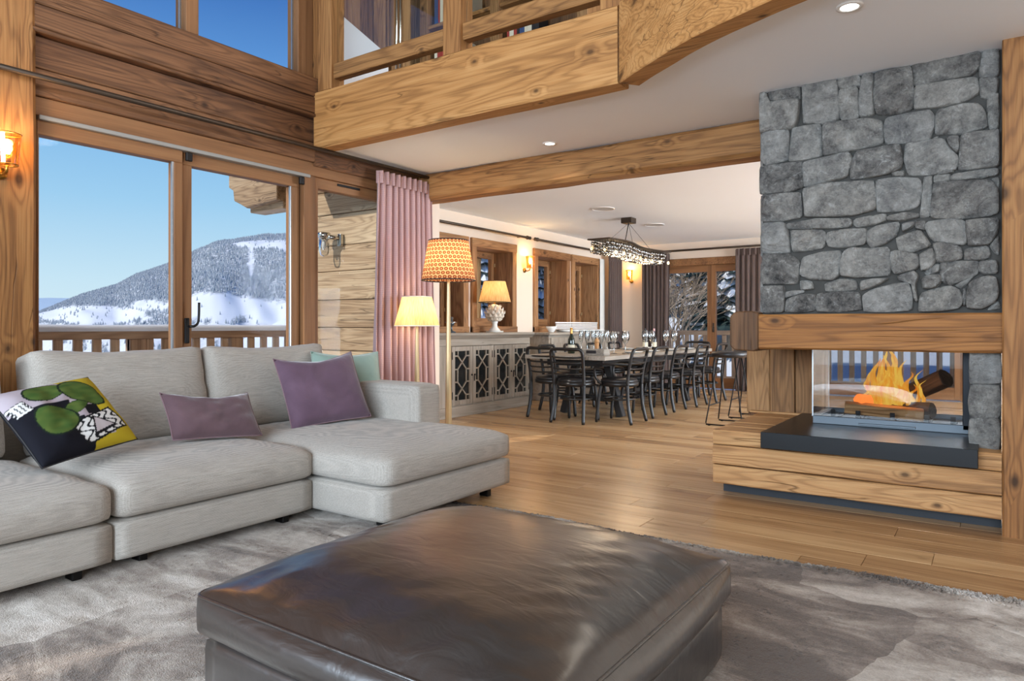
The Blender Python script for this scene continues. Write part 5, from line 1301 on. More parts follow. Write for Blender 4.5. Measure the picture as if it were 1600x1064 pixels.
# ------------------------------------------------------------------ loose pillows
def pillow(name, label, mat, w, h, th, loc, tilt, roll, yaw, piping='pillow_piping', n=22, sag=0.0, seed=0, printf=None, cols=None):
    t = thing(name, label, 'pillow', loc, 1e-9, 'loose pillows on the sofa')
    # local frame: pillow stands facing +X; width along Y, height along Z
    M = Euler((roll, 0, 0)).to_matrix().to_4x4()
    M = Euler((0, -tilt, 0)).to_matrix().to_4x4() @ M
    M = Euler((0, 0, yaw)).to_matrix().to_4x4() @ M
    def P(u_, v_, side):
        e = (1 - u_ ** 4) * (1 - v_ ** 4)
        y = w / 2 * u_ * (1 - 0.035 * (1 - v_ ** 2)); z = h / 2 * v_ * (1 - 0.035 * (1 - u_ ** 2))
        if sag and v_ > 0: z -= sag * (1 - abs(u_) ** 1.5) * v_ ** 2
        cr = 0.012 * noise.noise(Vector((u_ * 3.1 + seed, v_ * 3.1, side * 2.0 + seed)))
        x = side * (th / 2) * (max(0, e) ** 0.55) + cr * e
        return M @ Vector((x, y, z))
    m = MB(); k = n + 1; vs = []
    for side in (1, -1):
        for j in range(k):
            for i in range(k): vs.append(P(-1 + 2 * i / n, -1 + 2 * j / n, side))
    fs = []
    for j in range(n):
        for i in range(n):
            a = j * k + i; fs.append((a, a + 1, a + k + 1, a + k)); b = a + k * k; fs.append((b, b + k, b + k + 1, b + 1))
    m.add(vs, fs); body = m.build('cover', mat, t, True, local=True)
    if printf:
        ca = body.data.color_attributes.new('print', 'FLOAT_COLOR', 'POINT')
        for j in range(k):
            for i in range(k):
                ca.data[j * k + i].color = printf(-1 + 2 * i / n, -1 + 2 * j / n); ca.data[k * k + j * k + i].color = srgb(24, 24, 30)
    ed = [P(-1 + 2 * i / 12, -1, 0) for i in range(12)] + [P(1, -1 + 2 * i / 12, 0) for i in range(12)] + [P(1 - 2 * i / 12, 1, 0) for i in range(12)] + [P(-1, 1 - 2 * i / 12, 0) for i in range(12)]
    MB().tube(ed, 0.004, 6, True).build('piping', piping, t, True, local=True)
    return t
def art(u, v):
    # abstract print: black, green leaves, lilac ground, yellow edge, small white line-work; mixed-up generic shapes
    def rot(cx, cy, a): 
        x, y = u - cx, v - cy; return x * math.cos(a) + y * math.sin(a), -x * math.sin(a) + y * math.cos(a)
    def leaf(cx, cy, a, rx, ry):
        x, y = rot(cx, cy, a); d = (x / rx) ** 2 + (y / (ry * (1.05 - 0.35 * x / rx))) ** 2; return d
    G = lambda q: srgb(58 + 40 * q, 86 + 26 * q, 40 + 14 * q)
    q = 0.5 + 0.5 * noise.noise(Vector((u * 5, v * 9, 0)))
    for L_ in ((-0.42, -0.12, 2.1, 0.42, 0.36), (0.42, 0.42, -1.0, 0.50, 0.30), (-0.20, 0.66, 0.1, 0.46, 0.24), (0.12, 0.08, 0.35, 0.28, 0.14)):
        d = leaf(*L_)
        if d < 0.84: return G(q)
        if d < 1.0: return srgb(28, 40, 30)
    x, y = rot(0.30, -0.52, 0.25)
    if abs(x) < 0.52 and abs(y) < 0.30:
        tri = y < 0.26 - abs(x) * 1.5 and y > -0.2
        if tri: return srgb(196, 186, 190) if y < 0.2 - abs(x) * 1.5 and y > -0.14 else srgb(30, 28, 32)
        if abs(x) > 0.48 or abs(y) > 0.26: return srgb(26, 26, 30)
        return srgb(30, 30, 34) if (math.sin(x * 30 + 3 * math.sin(y * 22)) > 0.55) else srgb(226, 224, 222)
    x, y = rot(-0.83, 0.36, 0.25)
    if abs(x) < 0.15 and abs(y) < 0.15: return srgb(26, 26, 30) if abs((x * 13) % 1 - 0.5) < 0.14 and abs(y) < 0.10 or abs(x) > 0.135 or abs(y) > 0.135 else srgb(226, 224, 222)
    if u > 0.52 + 0.30 * max(0, 0.35 - v) * (v < 0.2) * 0 + (0.10 if v > 0.4 else 0.0) or (u > 0.05 and v < -0.80): return srgb(188, 166, 44)
    if u + v * 0.55 > 0.62: return srgb(188, 166, 44)
    if u < -0.05 + 0.35 * v and v < 0.30: return srgb(24, 24, 32)
    if v < -0.2 and u < 0.1: return srgb(24, 24, 32)
    if 0.2 < u < 0.55 and -0.2 < v < 0.05: return srgb(24, 24, 30)
    return srgb(176, 164, 172)
pillow('pillow', 'square plum velvet pillow with a pointed top corner on the chaise', 'plum_velvet', 0.56, 0.5, 0.17, (-3.7, 3.115, 0.685), 0.5, 0.075, -0.305, sag=0.05, seed=1)
pillow('pillow', 'square mint green velvet pillow tucked behind the plum one', 'mint_velvet', 0.5, 0.5, 0.15, (-3.87, 3.49, 0.685), 0.42, -0.02, -0.454, 'mint_velvet', seed=2, sag=0.03)
pillow('pillow', 'small oblong dusty lilac velvet pillow lying on the middle seat', 'lilac_velvet', 0.53, 0.305, 0.13, (-3.685, 2.303, 0.592), 0.66, -0.09, -0.01, seed=3, sag=0.05)
pillow('pillow', 'black, green and yellow abstract print pillow on the sofa corner', 'printed_fabric', 0.51, 0.43, 0.15, (-3.65, 1.524, 0.655), 0.76, 0.139, 0.19, 'paper_black', n=110, seed=4, printf=art, sag=0.0)
# ------------------------------------------------------------------ curtains and rods
def curtain(name, label, mat, p0, p1, z0, z1, folds, amp, nrm, cols=9, gather=0.0, cat='curtain'):
    t = thing(name, label, cat, ((p0[0] + p1[0]) / 2, (p0[1] + p1[1]) / 2, z0))
    nu = folds * cols; nvv = 24; vs = []; uv = []
    d = Vector((p1[0] - p0[0], p1[1] - p0[1], 0)); nn = Vector((*nrm, 0))
    for j in range(nvv + 1):
        tz = j / nvv; z = z0 + (z1 - z0) * tz
        hd = max(0, (tz - 0.94) / 0.06)
        for i in range(nu + 1):
            s = i / nu; ph = 2 * PI * folds * (s + 0.035 * noise.noise(Vector((s * 3.5, p0[1], 8.0)))) + 1.8 * noise.noise(Vector((s * 5, tz * 0.8, 3.0 + z0))) * (1.15 - tz)
            am = amp * (0.55 + 0.45 * (1 - tz)) * (1 + 0.9 * noise.noise(Vector((s * 7, tz * 1.2, 1.0 + p0[0]))))
            cc = (s - 0.5) * (1 + gather * (0.5 - tz)) + 0.5
            off = nn * (am * math.sin(ph) + 0.35 * am * math.sin(2 * ph + 1.3))
            p = Vector((p0[0], p0[1], 0)) + d * cc + off
            vs.append((p.x, p.y, z)); uv.append((s * folds * 0.16, tz * (z1 - z0)))
    m = MB(); m.add(vs, [(j * (nu + 1) + i, j * (nu + 1) + i + 1, (j + 1) * (nu + 1) + i + 1, (j + 1) * (nu + 1) + i) for j in range(nvv) for i in range(nu)])
    m.uv = uv; o = m.build('drape', mat, t, True)
    so_ = o.modifiers.new('cloth', 'SOLIDIFY'); so_.thickness = 0.003
    # pleat heading band
    vs = []; uv = []; 
    for j in range(4):
        z = z1 - 0.10 + 0.115 * j / 3
        for i in range(nu + 1):
            s = i / nu; ph = 2 * PI * folds * s; off = nn * (amp * 0.55 * (abs(math.sin(ph / 2)) ** 4 * 2 - 0.6) + 0.004)
            cc = (s - 0.5) * (1 - gather * 0.5) + 0.5; p = Vector((p0[0], p0[1], 0)) + d * cc + off; vs.append((p.x, p.y, z)); uv.append((s * folds * 0.16, z))
    m = MB(); m.add(vs, [(j * (nu + 1) + i, j * (nu + 1) + i + 1, (j + 1) * (nu + 1) + i + 1, (j + 1) * (nu + 1) + i) for j in range(3) for i in range(nu)])
    m.uv = uv; m.build('pleat_heading', mat, t, True)
    return t
curtain('curtain', 'full length pink checked curtain drawn aside by the plaster pier', 'pink_curtain', (-4.56, 4.42), (-4.56, 5.22), 0.01, 2.49, 10, 0.05, (1, 0), gather=0.16)
curtain('curtain', 'brown curtain in the corner of the dining window wall', 'brown_curtain', (-5.62, 11.14), (-5.62, 11.62), 0.01, 2.36, 6, 0.035, (1, 0))
m = MB(); m.box(-5.74, -5.735, 11.02, 11.2, 0.3, 2.3); tag(m.build('curtain_lining', 'linen_white'), 'white lining panel beside the brown corner curtain', 'curtain')
curtain('curtain', 'brown curtain on the near side of the french doors', 'brown_curtain', (-5.30, 11.86), (-4.80, 11.86), 0.01, 2.40, 7, 0.035, (0, -1), gather=-0.1)
curtain('curtain', 'brown curtain half hidden behind the stone chimney', 'brown_curtain', (-3.60, 11.86), (-2.95, 11.86), 0.01, 2.40, 7, 0.035, (0, -1))
def rod(label, a, b, r=0.016, finial=(1, 1), drop=None):
    a = Vector(a); b = Vector(b); d = (b - a).normalized(); t = thing('curtain_rod', label, 'curtain rod', tuple((a + b) / 2))
    MB().tube([a, b], r, 12).build('pole', 'bronze', t, True)
    for e, p, s in ((finial[0], a, -1), (finial[1], b, 1)):
        if e: MB().tube([p, p + d * s * 0.02, p + d * s * 0.025, p + d * s * 0.08], [r * 1.6, r * 1.6, r * 1.2, r * 1.5], 12).build('finial', 'bronze', t, True)
    for q in (0.04, 0.96):
        p = a + (b - a) * q; w = Vector(drop)
        MB().tube([p, p + w], 0.008, 8).build('bracket', 'bronze', t, True)
rod('long dark curtain rod above the sliding doors, carrying the pink curtain', (-4.545, 0.6, 2.545), (-4.545, 5.26, 2.555), 0.017, (0, 0), (-0.06, 0, 0))
rod('short dark curtain rod above the window behind the artichoke lamp', (XD + 0.10, 5.9, 2.42), (XD + 0.10, 8.62, 2.42), 0.018, (0, 1), (-0.1, 0, 0))
rod('dark curtain rod above the two dining windows past the sconce', (XD + 0.10, 8.92, 2.42), (XD + 0.10, 11.75, 2.42), 0.018, (1, 0), (-0.1, 0, 0))
rod('dark curtain rod above the french doors', (-5.55, YE - 0.13, 2.45), (-2.4, YE - 0.13, 2.45), 0.018, (1, 1), (0, 0.13, 0))

# ------------------------------------------------------------------ lamps
def pleated_shade(r0, r1, h, mat, parent, n=72, loc=None, wob=0.012):
    vs = []; uv = []; rows = 6
    for j in range(rows + 1):
        t = j / rows; r = r0 + (r1 - r0) * t
        for k in range(n + 1):
            a = 2 * PI * k / n; rr = r * (1 + wob * (1 if k % 2 else -1)); vs.append((loc[0] + rr * math.cos(a), loc[1] + rr * math.sin(a), loc[2] + h * t)); uv.append((k / n, t))
    m = MB(); m.add(vs, [(j * (n + 1) + k, j * (n + 1) + k + 1, (j + 1) * (n + 1) + k + 1, (j + 1) * (n + 1) + k) for j in range(rows) for k in range(n)])
    m.uv = uv; o = m.build('lamp_shade', mat, parent, True)
    return o
def floor_lamp(label, x, y, zb_, zt_, r0, r1, mat, energy, col, trim_mat):
    t = thing('floor_lamp', label, 'lamp', (x, y, 0), 0, 'brass floor lamps')
    MB().lathe([(0.001, 0.028), (0.11, 0.026), (0.13, 0.012), (0.13, 0.0)][::-1], 32, (x, y, 0)).build('base', 'aged_brass', t, True)
    MB().lathe([(0.030, 0.02), (0.028, 0.4), (0.014, zb_ - 0.02), (0.008, zb_ + 0.02), (0.008, zb_ + 0.10)], 8, (x, y, 0)).build('pole', 'aged_brass', t, False)
    MB().lathe([(0.022, 0), (0.022, 0.06)], 12, (x, y, zb_ + 0.08)).build('socket', 'brass', t, True)
    MB().lathe([(0.001, 0), (0.03, 0.03), (0.032, 0.06), (0.001, 0.1)], 12, (x, y, zb_ + 0.14)).build('bulb', 'bulb_glow', t, True)
    sh = pleated_shade(r0, r1, zt_ - zb_, mat, t, 80, (x, y, zb_))
    for r, z in ((r0, zb_), (r1, zt_)):
        MB().tube([(x + r * math.cos(a * PI / 24), y + r * math.sin(a * PI / 24), z) for a in range(48)], 0.005, 6, True).build('shade_trim', trim_mat, sh, True)
    MB().tube([(x - r1, y, zt_ - 0.02), (x, y, zt_ - 0.03), (x + r1, y, zt_ - 0.02)], 0.003, 6).build('shade_spider', 'brass', sh)
    lamp('lamp_bulb', 'POINT', (0, 0, zb_ + (zt_ - zb_) * 0.5), energy, col, parent=t, shadow_soft_size=0.04)
    return t
floor_lamp('tall brass floor lamp with a red patterned pleated shade', -3.90, 4.66, 1.50, 1.845, 0.232, 0.172, 'shade_patterned', 16, (1.0, 0.72, 0.40), 'paper_black')
floor_lamp('shorter brass floor lamp with a cream pleated shade in front of the pink curtain', -4.36, 4.76, 1.105, 1.37, 0.205, 0.135, 'shade_cream', 9, (1.0, 0.74, 0.42), 'linen_white')

# ------------------------------------------------------------------ glazed sideboard
CX0, CX1, CY0, CY1, CH = -5.80, -5.35, 5.95, 8.18, 1.02
sb = thing('glazed_sideboard', 'grey washed sideboard with four lattice glass doors under the dining window', 'sideboard', (-5.56, 7.1, 0))
box('plinth', 'cabinet_wood_y', CX0 + 0.02, CX1 + 0.02, CY0, CY1 + 0.015, 0, 0.13, sb, 0.006)
MB().box(CX0 + 0.02, CX0 + 0.04, CY0 + 0.02, CY1 - 0.02, 0.13, 0.90).box(CX0 + 0.02, CX1 - 0.01, CY0 + 0.02, CY0 + 0.05, 0.13, 0.9).box(CX0 + 0.02, CX1 - 0.01, CY1 - 0.05, CY1 - 0.01, 0.13, 0.9).box(CX0 + 0.02, CX1 - 0.01, CY0 + 0.02, CY1 - 0.02, 0.13, 0.15).build('carcass', 'cabinet_wood_z', sb)
for z in (0.40, 0.66): box('inner_shelf', 'cabinet_wood_y', CX0 + 0.04, CX1 - 0.06, CY0 + 0.05, CY1 - 0.05, z, z + 0.02, sb)
box('frieze', 'cabinet_wood_y', CX0 + 0.02, CX1 - 0.005, CY0 + 0.01, CY1 - 0.005, 0.86, 0.945, sb, 0.004)
MB().prism([(CX0 + 0.01, 0.945), (CX1, 0.945), (CX1 + 0.03, 0.98), (CX1 + 0.045, 0.99), (CX1 + 0.045, CH), (CX0 + 0.01, CH)], 'Y', CY0 - 0.02, CY1 + 0.04).build('top', 'cabinet_wood_y', sb, False, 0.004)
dw = 0.405; ds = [6.45, 6.45 + dw + 0.006, 6.45 + 2 * dw + 0.05, 6.45 + 3 * dw + 0.056]
box('stile', 'cabinet_wood_z', CX1 - 0.03, CX1, CY0 + 0.01, ds[0] - 0.004, 0.13, 0.86, sb, 0.003); box('stile', 'cabinet_wood_z', CX1 - 0.03, CX1, ds[1] + dw + 0.003, ds[2] - 0.003, 0.13, 0.86, sb, 0.003)
box('stile', 'cabinet_wood_z', CX1 - 0.03, CX1, ds[3] + dw + 0.003, CY1 - 0.01, 0.13, 0.86, sb, 0.003)
for i, y0 in enumerate(ds):
    y1 = y0 + dw; z0, z1 = 0.145, 0.855; f = 0.062; xo = CX1 - 0.02
    d = MB().box(xo, xo + 0.026, y0, y0 + f, z0, z1).box(xo, xo + 0.026, y1 - f, y1, z0, z1).box(xo, xo + 0.026, y0 + f, y1 - f, z0, z0 + f * 0.9).box(xo, xo + 0.026, y0 + f, y1 - f, z1 - f * 0.9, z1).build('door', 'cabinet_wood_z', sb, False, 0.003)
    a, b, c0, c1 = y0 + f, y1 - f, z0 + f * 0.9, z1 - f * 0.9; W_ = b - a; H_ = c1 - c0
    lt = MB(); xm = xo + 0.014
    def ln(p, q): lt.bar((xm, a + p[0] * W_, c0 + p[1] * H_), (xm, a + q[0] * W_, c0 + q[1] * H_), 0.016, 0.014, (1, 0, 0))
    for sg in (0, 1):
        X_ = (lambda u_: u_) if not sg else (lambda u_: 1 - u_)
        ln((X_(0.22), 0), (X_(0.22), 0.10)); ln((X_(0.22), 0.10), (X_(0.80), 0.37)); ln((X_(0.80), 0.37), (X_(0.80), 0.63)); ln((X_(0.80), 0.63), (X_(0.22), 0.90)); ln((X_(0.22), 0.90), (X_(0.22), 1))
        ln((X_(0), 0.10), (X_(0.22), 0.10)); ln((X_(0), 0.90), (X_(0.22), 0.90)); ln((X_(0), 0.37), (X_(0.2), 0.37)); ln((X_(0), 0.63), (X_(0.2), 0.63))
    lt.build('lattice', 'cabinet_wood_z', d)
    box('glass_pane', 'dark_glass', xo + 0.002, xo + 0.006, a, b, c0, c1, d)
    ky = y1 - 0.025 if i % 2 == 0 else y0 + 0.025
    MB().lathe([(0.001, 0), (0.012, 0.004), (0.012, 0.012), (0.006, 0.02), (0.001, 0.02)], 10, (0, 0, 0)).build('knob', 'iron', d, True).matrix_basis = Matrix.Translation((xo + 0.045, ky, 0.5)) @ Euler((0, -PI / 2, 0)).to_matrix().to_4x4()
    if i % 2: box('key_tassel', 'iron', xo + 0.026, xo + 0.034, ky - 0.008, ky + 0.008, 0.42, 0.49, d, 0.002)
    hy = y0 if i % 2 == 0 else y1 - 0.008
    for zz in (0.22, 0.70): box('hinge', 'iron', xo + 0.024, xo + 0.032, hy, hy + 0.008, zz, zz + 0.09, d)
# table lamp with an artichoke base
tl = thing('table_lamp', 'table lamp with a white artichoke base and tan pleated shade on the sideboard', 'lamp', (-5.55, 7.60, CH))
lx, ly, lz = -5.55, 7.60, CH
MB().box(lx - 0.085, lx + 0.085, ly - 0.085, ly + 0.085, lz, lz + 0.02).lathe([(0.08, 0.02), (0.072, 0.035), (0.04, 0.07), (0.034, 0.11), (0.042, 0.13), (0.045, 0.15)], 20, (lx, ly, lz)).build('base', 'ceramic_white', tl, True)
MB().lathe([(0.03, 0.14), (0.09, 0.19), (0.115, 0.25), (0.10, 0.31), (0.06, 0.36), (0.02, 0.38)], 20, (lx, ly, lz)).build('bulbous_body', 'ceramic_cream', tl, True)
for row, (rr, zz, nl, s) in enumerate(((0.075, 0.175, 9, 0.05), (0.105, 0.215, 11, 0.056), (0.115, 0.26, 11, 0.056), (0.098, 0.305, 10, 0.05), (0.066, 0.345, 8, 0.042))):
    for k in range(nl):
        a = 2 * PI * (k + 0.5 * (row % 2)) / nl; ca_, sa_ = math.cos(a), math.sin(a); w = s * 0.62
        P_ = lambda rd, sd, z: (lx + ca_ * rd - sa_ * sd, ly + sa_ * rd + ca_ * sd, lz + z)
        MB().add([P_(rr, -w * .7, zz - s * .5), P_(rr, w * .7, zz - s * .5), P_(rr + .016, w, zz), P_(rr + .024, 0, zz + s * .75), P_(rr + .016, -w, zz), P_(rr + .03, 0, zz - s * .05)], [(0, 1, 5), (1, 2, 5), (2, 3, 5), (3, 4, 5), (4, 0, 5)]).build('artichoke_leaf', 'ceramic_cream', tl)
MB().tube([(lx, ly, lz + 0.37), (lx, ly, lz + 0.50)], 0.01, 8).build('stem', 'brass', tl, True)
MB().lathe([(0.001, 0), (0.028, 0.03), (0.03, 0.06), (0.001, 0.09)], 12, (lx, ly, lz + 0.50)).build('bulb', 'bulb_glow', tl, True)
sh = pleated_shade(0.218, 0.145, 0.285, 'shade_tan', tl, 60, (lx, ly, lz + 0.405), 0.018)
for r, z in ((0.218, 0.405), (0.145, 0.69)):
    MB().tube([(lx + r * math.cos(a * PI / 20), ly + r * math.sin(a * PI / 20), lz + z) for a in range(40)], 0.005, 6, True).build('shade_trim', 'iron', sh, True)
lamp('lamp_bulb', 'POINT', (0, 0, 0.55), 8, (1.0, 0.72, 0.40), parent=tl, shadow_soft_size=0.04)
# small figurine on the sideboard, beside the pier
fg = thing('candle_holder', 'small dark metal candle holder on the sideboard beside the pier', 'candle holder', (-5.50, 6.62, CH))
MB().lathe([(0.06, 0), (0.06, 0.015), (0.02, 0.03), (0.016, 0.08), (0.04, 0.10), (0.045, 0.13), (0.02, 0.15), (0.03, 0.19), (0.001, 0.2)], 16, (-5.50, 6.62, CH)).build('stand', 'grey_steel', fg, True)
MB().tube([(-5.50 + 0.07 * math.cos(a * PI / 8), 6.62 + 0.07 * math.sin(a * PI / 8), CH + 0.13) for a in range(16)], 0.006, 6, True).build('hoop', 'chrome', fg, True)

# ------------------------------------------------------------------ wall sconces
def sconce(label, loc, nrm):
    n_ = Vector((*nrm, 0)); s_ = Vector((-n_.y, n_.x, 0)); z_ = Vector((0, 0, 1)); b = Vector(loc)
    t = thing('wall_sconce', label, 'lamp', loc, 0, 'amber glass wall sconces')
    P = lambda x, y, z: b + n_ * x + s_ * y + z_ * z
    MB().tube([P(0, 0, -0.09), P(0.018, 0, -0.09)], 0.034, 14).build('rosette', 'brass', t, True)
    MB().tube([P(0.018, 0, -0.09), P(0.06, 0, -0.10), P(0.10, 0, -0.09), P(0.11, 0, -0.05)], 0.009, 8).build('arm', 'brass', t, True)
    MB().tube([P(0.11, 0, -0.05), P(0.11, 0, 0.0)], 0.016, 10).build('socket', 'brass', t, True)
    MB().tube([P(0.11, 0, 0.0), P(0.11, 0, 0.03), P(0.11, 0, 0.06), P(0.11, 0, 0.085)], [0.010, 0.024, 0.022, 0.004], 10).build('bulb', 'bulb_glow', t, True)
    vs = []
    for r, z in ((0.052, -0.055), (0.066, 0.115)):
        for k in range(24):
            a = 2 * PI * k / 24; vs.append(P(0.11 + r * math.cos(a), r * math.sin(a), z))
    MB().add(vs, [(k, (k + 1) % 24, 24 + (k + 1) % 24, 24 + k) for k in range(24)]).build('glass_shade', 'amber_glass', t, True)
    for r, z in ((0.052, -0.055), (0.066, 0.115)):
        MB().tube([P(0.11 + r * math.cos(a * PI / 12), r * math.sin(a * PI / 12), z) for a in range(24)], 0.0035, 5, True).build('shade_rim', 'brass', t, True)
    o = lamp('sconce_bulb', 'POINT', tuple(n_ * 0.11 + z_ * 0.10), 6, (1.0, 0.62, 0.28), parent=t, shadow_soft_size=0.03)
sconce('amber glass sconce between the small dining windows', (XD, 8.69, 2.03), (1, 0))
sconce('amber glass sconce on the end wall beside the french door curtain', (-5.58, YE, 2.03), (0, -1))
sconce('amber glass sconce on the tall timber post at the photo edge', (-4.60, 1.575, 2.05), (1, 0))
# ------------------------------------------------------------------ dining table
TZ = 0.76
dt = thing('dining_table', 'long grey topped dining table on dark trestle legs', 'table', (-4.12, 8.8, 0))
xa = -4.66
for i in range(5):
    w = 0.216; box('top_plank', 'table_wood', xa + i * w, xa + (i + 1) * w - 0.002, 7.0 + 0.0 * i, 10.6, TZ - 0.045, TZ, dt, 0.003)
box('apron', 'table_base_black', -4.5, -3.74, 7.25, 10.35, TZ - 0.13, TZ - 0.045, dt, 0.004)
for yy in (7.7, 9.9):
    for sx in (-1, 1):
        MB().bar((-4.12 + sx * 0.40, yy, 0.0), (-4.12 + sx * 0.22, yy, TZ - 0.12), 0.09, 0.09, (0, 1, 0)).build('leg', 'table_base_black', dt, False, 0.006)
    box('foot_beam', 'table_base_black', -4.5, -3.74, yy - 0.04, yy + 0.04, 0.18, 0.25, dt, 0.006)
box('stretcher', 'table_base_black', -4.16, -4.08, 7.7, 9.9, 0.19, 0.24, dt, 0.006)
# ------------------------------------------------------------------ bentwood chairs
def make_chair(label, arms):
    t = thing('dining_chair', label, 'chair', (0, 0, 0), 1e-9, 'black bentwood chairs round the dining table')
    BL = 'black_lacquer'
    # rear legs flow up into an arched back
    for s in (-1, 1):
        MB().tube(smooth_path([(s * 0.205, -0.245, 0.0), (s * 0.19, -0.20, 0.22), (s * 0.19, -0.19, 0.45)], 5), [0.017] + [0.0205] * 10, 8).build('leg', BL, t, True, local=True)
        MB().tube(smooth_path([(s * 0.19, 0.20, 0.0), (s * 0.18, 0.175, 0.25), (s * 0.165, 0.15, 0.43)], 5), [0.015] + [0.0195] * 10, 8).build('leg', BL, t, True, local=True)
    bk_ = smooth_path([(-0.19, -0.19, 0.43), (-0.192, -0.205, 0.58), (-0.20, -0.245, 0.76), (-0.19, -0.262, 0.822), (-0.15, -0.272, 0.842), (0, -0.285, 0.844), (0.15, -0.272, 0.842), (0.19, -0.262, 0.822), (0.20, -0.245, 0.76), (0.192, -0.205, 0.58), (0.19, -0.19, 0.43)], 5)
    MB().tube(bk_, 0.0195, 8).build('back_frame', BL, t, True, local=True)
    for z, dy in ((0.565, -0.203), (0.625, -0.213), (0.69, -0.228), (0.755, -0.245)):
        MB().tube(smooth_path([(-0.19, dy, z), (-0.09, dy - 0.025, z - 0.008), (0.09, dy - 0.025, z - 0.008), (0.19, dy, z)], 4), 0.0105, 6).build('slat', BL, t, True, local=True)
    MB().lathe([(0.001, 0.415), (0.205, 0.415), (0.222, 0.424), (0.222, 0.462), (0.205, 0.468)], 26).build('seat_ring', BL, t, True, local=True)
    MB().lathe([(0.210, 0.462), (0.216, 0.480), (0.198, 0.500), (0.12, 0.512), (0.001, 0.516)], 26).build('seat', 'black_leather', t, True, local=True)
    MB().tube([(0.178 * math.cos(a * PI / 14), 0.178 * math.sin(a * PI / 14), 0.27) for a in range(28)], 0.012, 6, True).build('stretcher', BL, t, True, local=True)
    if arms:
        for s in (-1, 1):
            MB().tube(smooth_path([(s * 0.19, -0.225, 0.67), (s * 0.235, -0.05, 0.675), (s * 0.25, 0.12, 0.665), (s * 0.245, 0.19, 0.63), (s * 0.225, 0.19, 0.52), (s * 0.195, 0.13, 0.44)], 5), 0.014, 8).build('armrest', BL, t, True, local=True)
    return t
spots = [  # x, y, facing angle, arms, label
    (-3.985, 7.06, 0.06, 0, 'black bentwood chair at the near end of the table, back towards the viewer'),
    (-4.42, 7.26, -0.12, 0, 'black bentwood chair at the near table end, beside the sideboard'),
    (-3.56, 7.32, PI / 2, 1, 'black bentwood armchair nearest on the long side of the table'),
    (-3.58, 7.97, PI / 2, 0, 'black bentwood chair second along the long side of the table'),
    (-3.60, 8.69, PI / 2, 0, 'black bentwood chair third along the long side of the table'),
    (-3.56, 9.40, PI / 2, 0, 'black bentwood chair fourth along the long side of the table'),
    (-3.52, 10.10, PI / 2, 1, 'black bentwood armchair last along the long side, by the bar stools'),
    (-4.68, 7.95, -PI / 2, 0, 'black bentwood chair on the wall side of the table, first from the near end'),
    (-4.68, 8.62, -PI / 2, 0, 'black bentwood chair on the wall side of the table, second from the near end'),
    (-4.68, 9.30, -PI / 2, 0, 'black bentwood chair on the wall side of the table, third from the near end'),
    (-4.68, 9.98, -PI / 2, 0, 'black bentwood chair on the wall side of the table, last before the french doors'),
    (-3.95, 10.72, PI, 0, 'black bentwood chair at the far table end, before the french doors'),
]
protos = {}
for x, y, a, arm, lab in spots:
    if arm not in protos:
        protos[arm] = make_chair(lab, arm); protos[arm].location = (x, y, 0); protos[arm].rotation_euler = (0, 0, a)
    else: dup(protos[arm], (x, y, 0), a, lab)
# ------------------------------------------------------------------ bar stools with wire sled legs
def make_stool(label):
    t = thing('bar_stool', label, 'stool', (0, 0, 0), 1e-9, 'wire legged bar stools')
    MB().lathe([(0.001, 0.752), (0.17, 0.752), (0.196, 0.765), (0.202, 0.80), (0.188, 0.815), (0.12, 0.806), (0.001, 0.802)], 28).build('seat', 'black_leather', t, True, local=True)
    for s in (-1, 1):
        MB().tube(smooth_path([(-0.09, s * 0.12, 0.77), (-0.20, s * 0.215, 0.03), (-0.195, s * 0.222, 0.012), (0.195, s * 0.222, 0.012), (0.20, s * 0.215, 0.03), (0.09, s * 0.12, 0.77)], 1), 0.0075, 8).build('sled_leg', 'iron', t, True, local=True)
        for q in (-0.16, 0.16): MB().box(q - 0.012, q + 0.012, s * 0.222 - 0.01, s * 0.222 + 0.01, 0.0, 0.008).build('glide', 'iron', t, local=True)
    MB().tube([(-0.172, -0.19, 0.22), (-0.172, 0.19, 0.22)], 0.007, 6).build('footrest', 'iron', t, True, local=True)
    return t
st = make_stool('wire legged bar stool nearest the hearth'); st.location = (-2.44, 7.82, 0)
dup(st, (-2.42, 8.56, 0), 0, 'wire legged bar stool second from the hearth'); dup(st, (-2.40, 9.30, 0), 0, 'wire legged bar stool farthest from the hearth')
# ------------------------------------------------------------------ second sideboard with white dishes
s2 = thing('low_sideboard', 'beige sideboard against the dining wall behind the wine glasses', 'sideboard', (-5.58, 9.7, 0))
box('body', 'cabinet_wood_y', -5.78, -5.38, 8.72, 10.95, 0.10, 0.97, s2, 0.006); box('top', 'cabinet_wood_y', -5.79, -5.34, 8.68, 10.99, 0.97, 1.01, s2, 0.008)
box('plinth', 'cabinet_wood_y', -5.78, -5.37, 8.71, 10.96, 0, 0.10, s2, 0.004)
for i in range(4):
    y0 = 8.76 + i * 0.545; d = box('door', 'cabinet_wood_z', -5.385, -5.365, y0, y0 + 0.53, 0.14, 0.93, s2, 0.004); box('door_panel', 'cabinet_wood_z', -5.367, -5.358, y0 + 0.07, y0 + 0.46, 0.21, 0.86, d, 0.006)
bw = MB().lathe([(0.035, 0), (0.04, 0.005), (0.075, 0.06), (0.085, 0.09), (0.080, 0.09), (0.07, 0.06), (0.03, 0.012), (0.001, 0.012)], 24, (-5.52, 9.02, 1.01)).build('bowl', 'porcelain', None, True); tag(bw, 'white bowl at the near end of the beige sideboard', 'bowl')
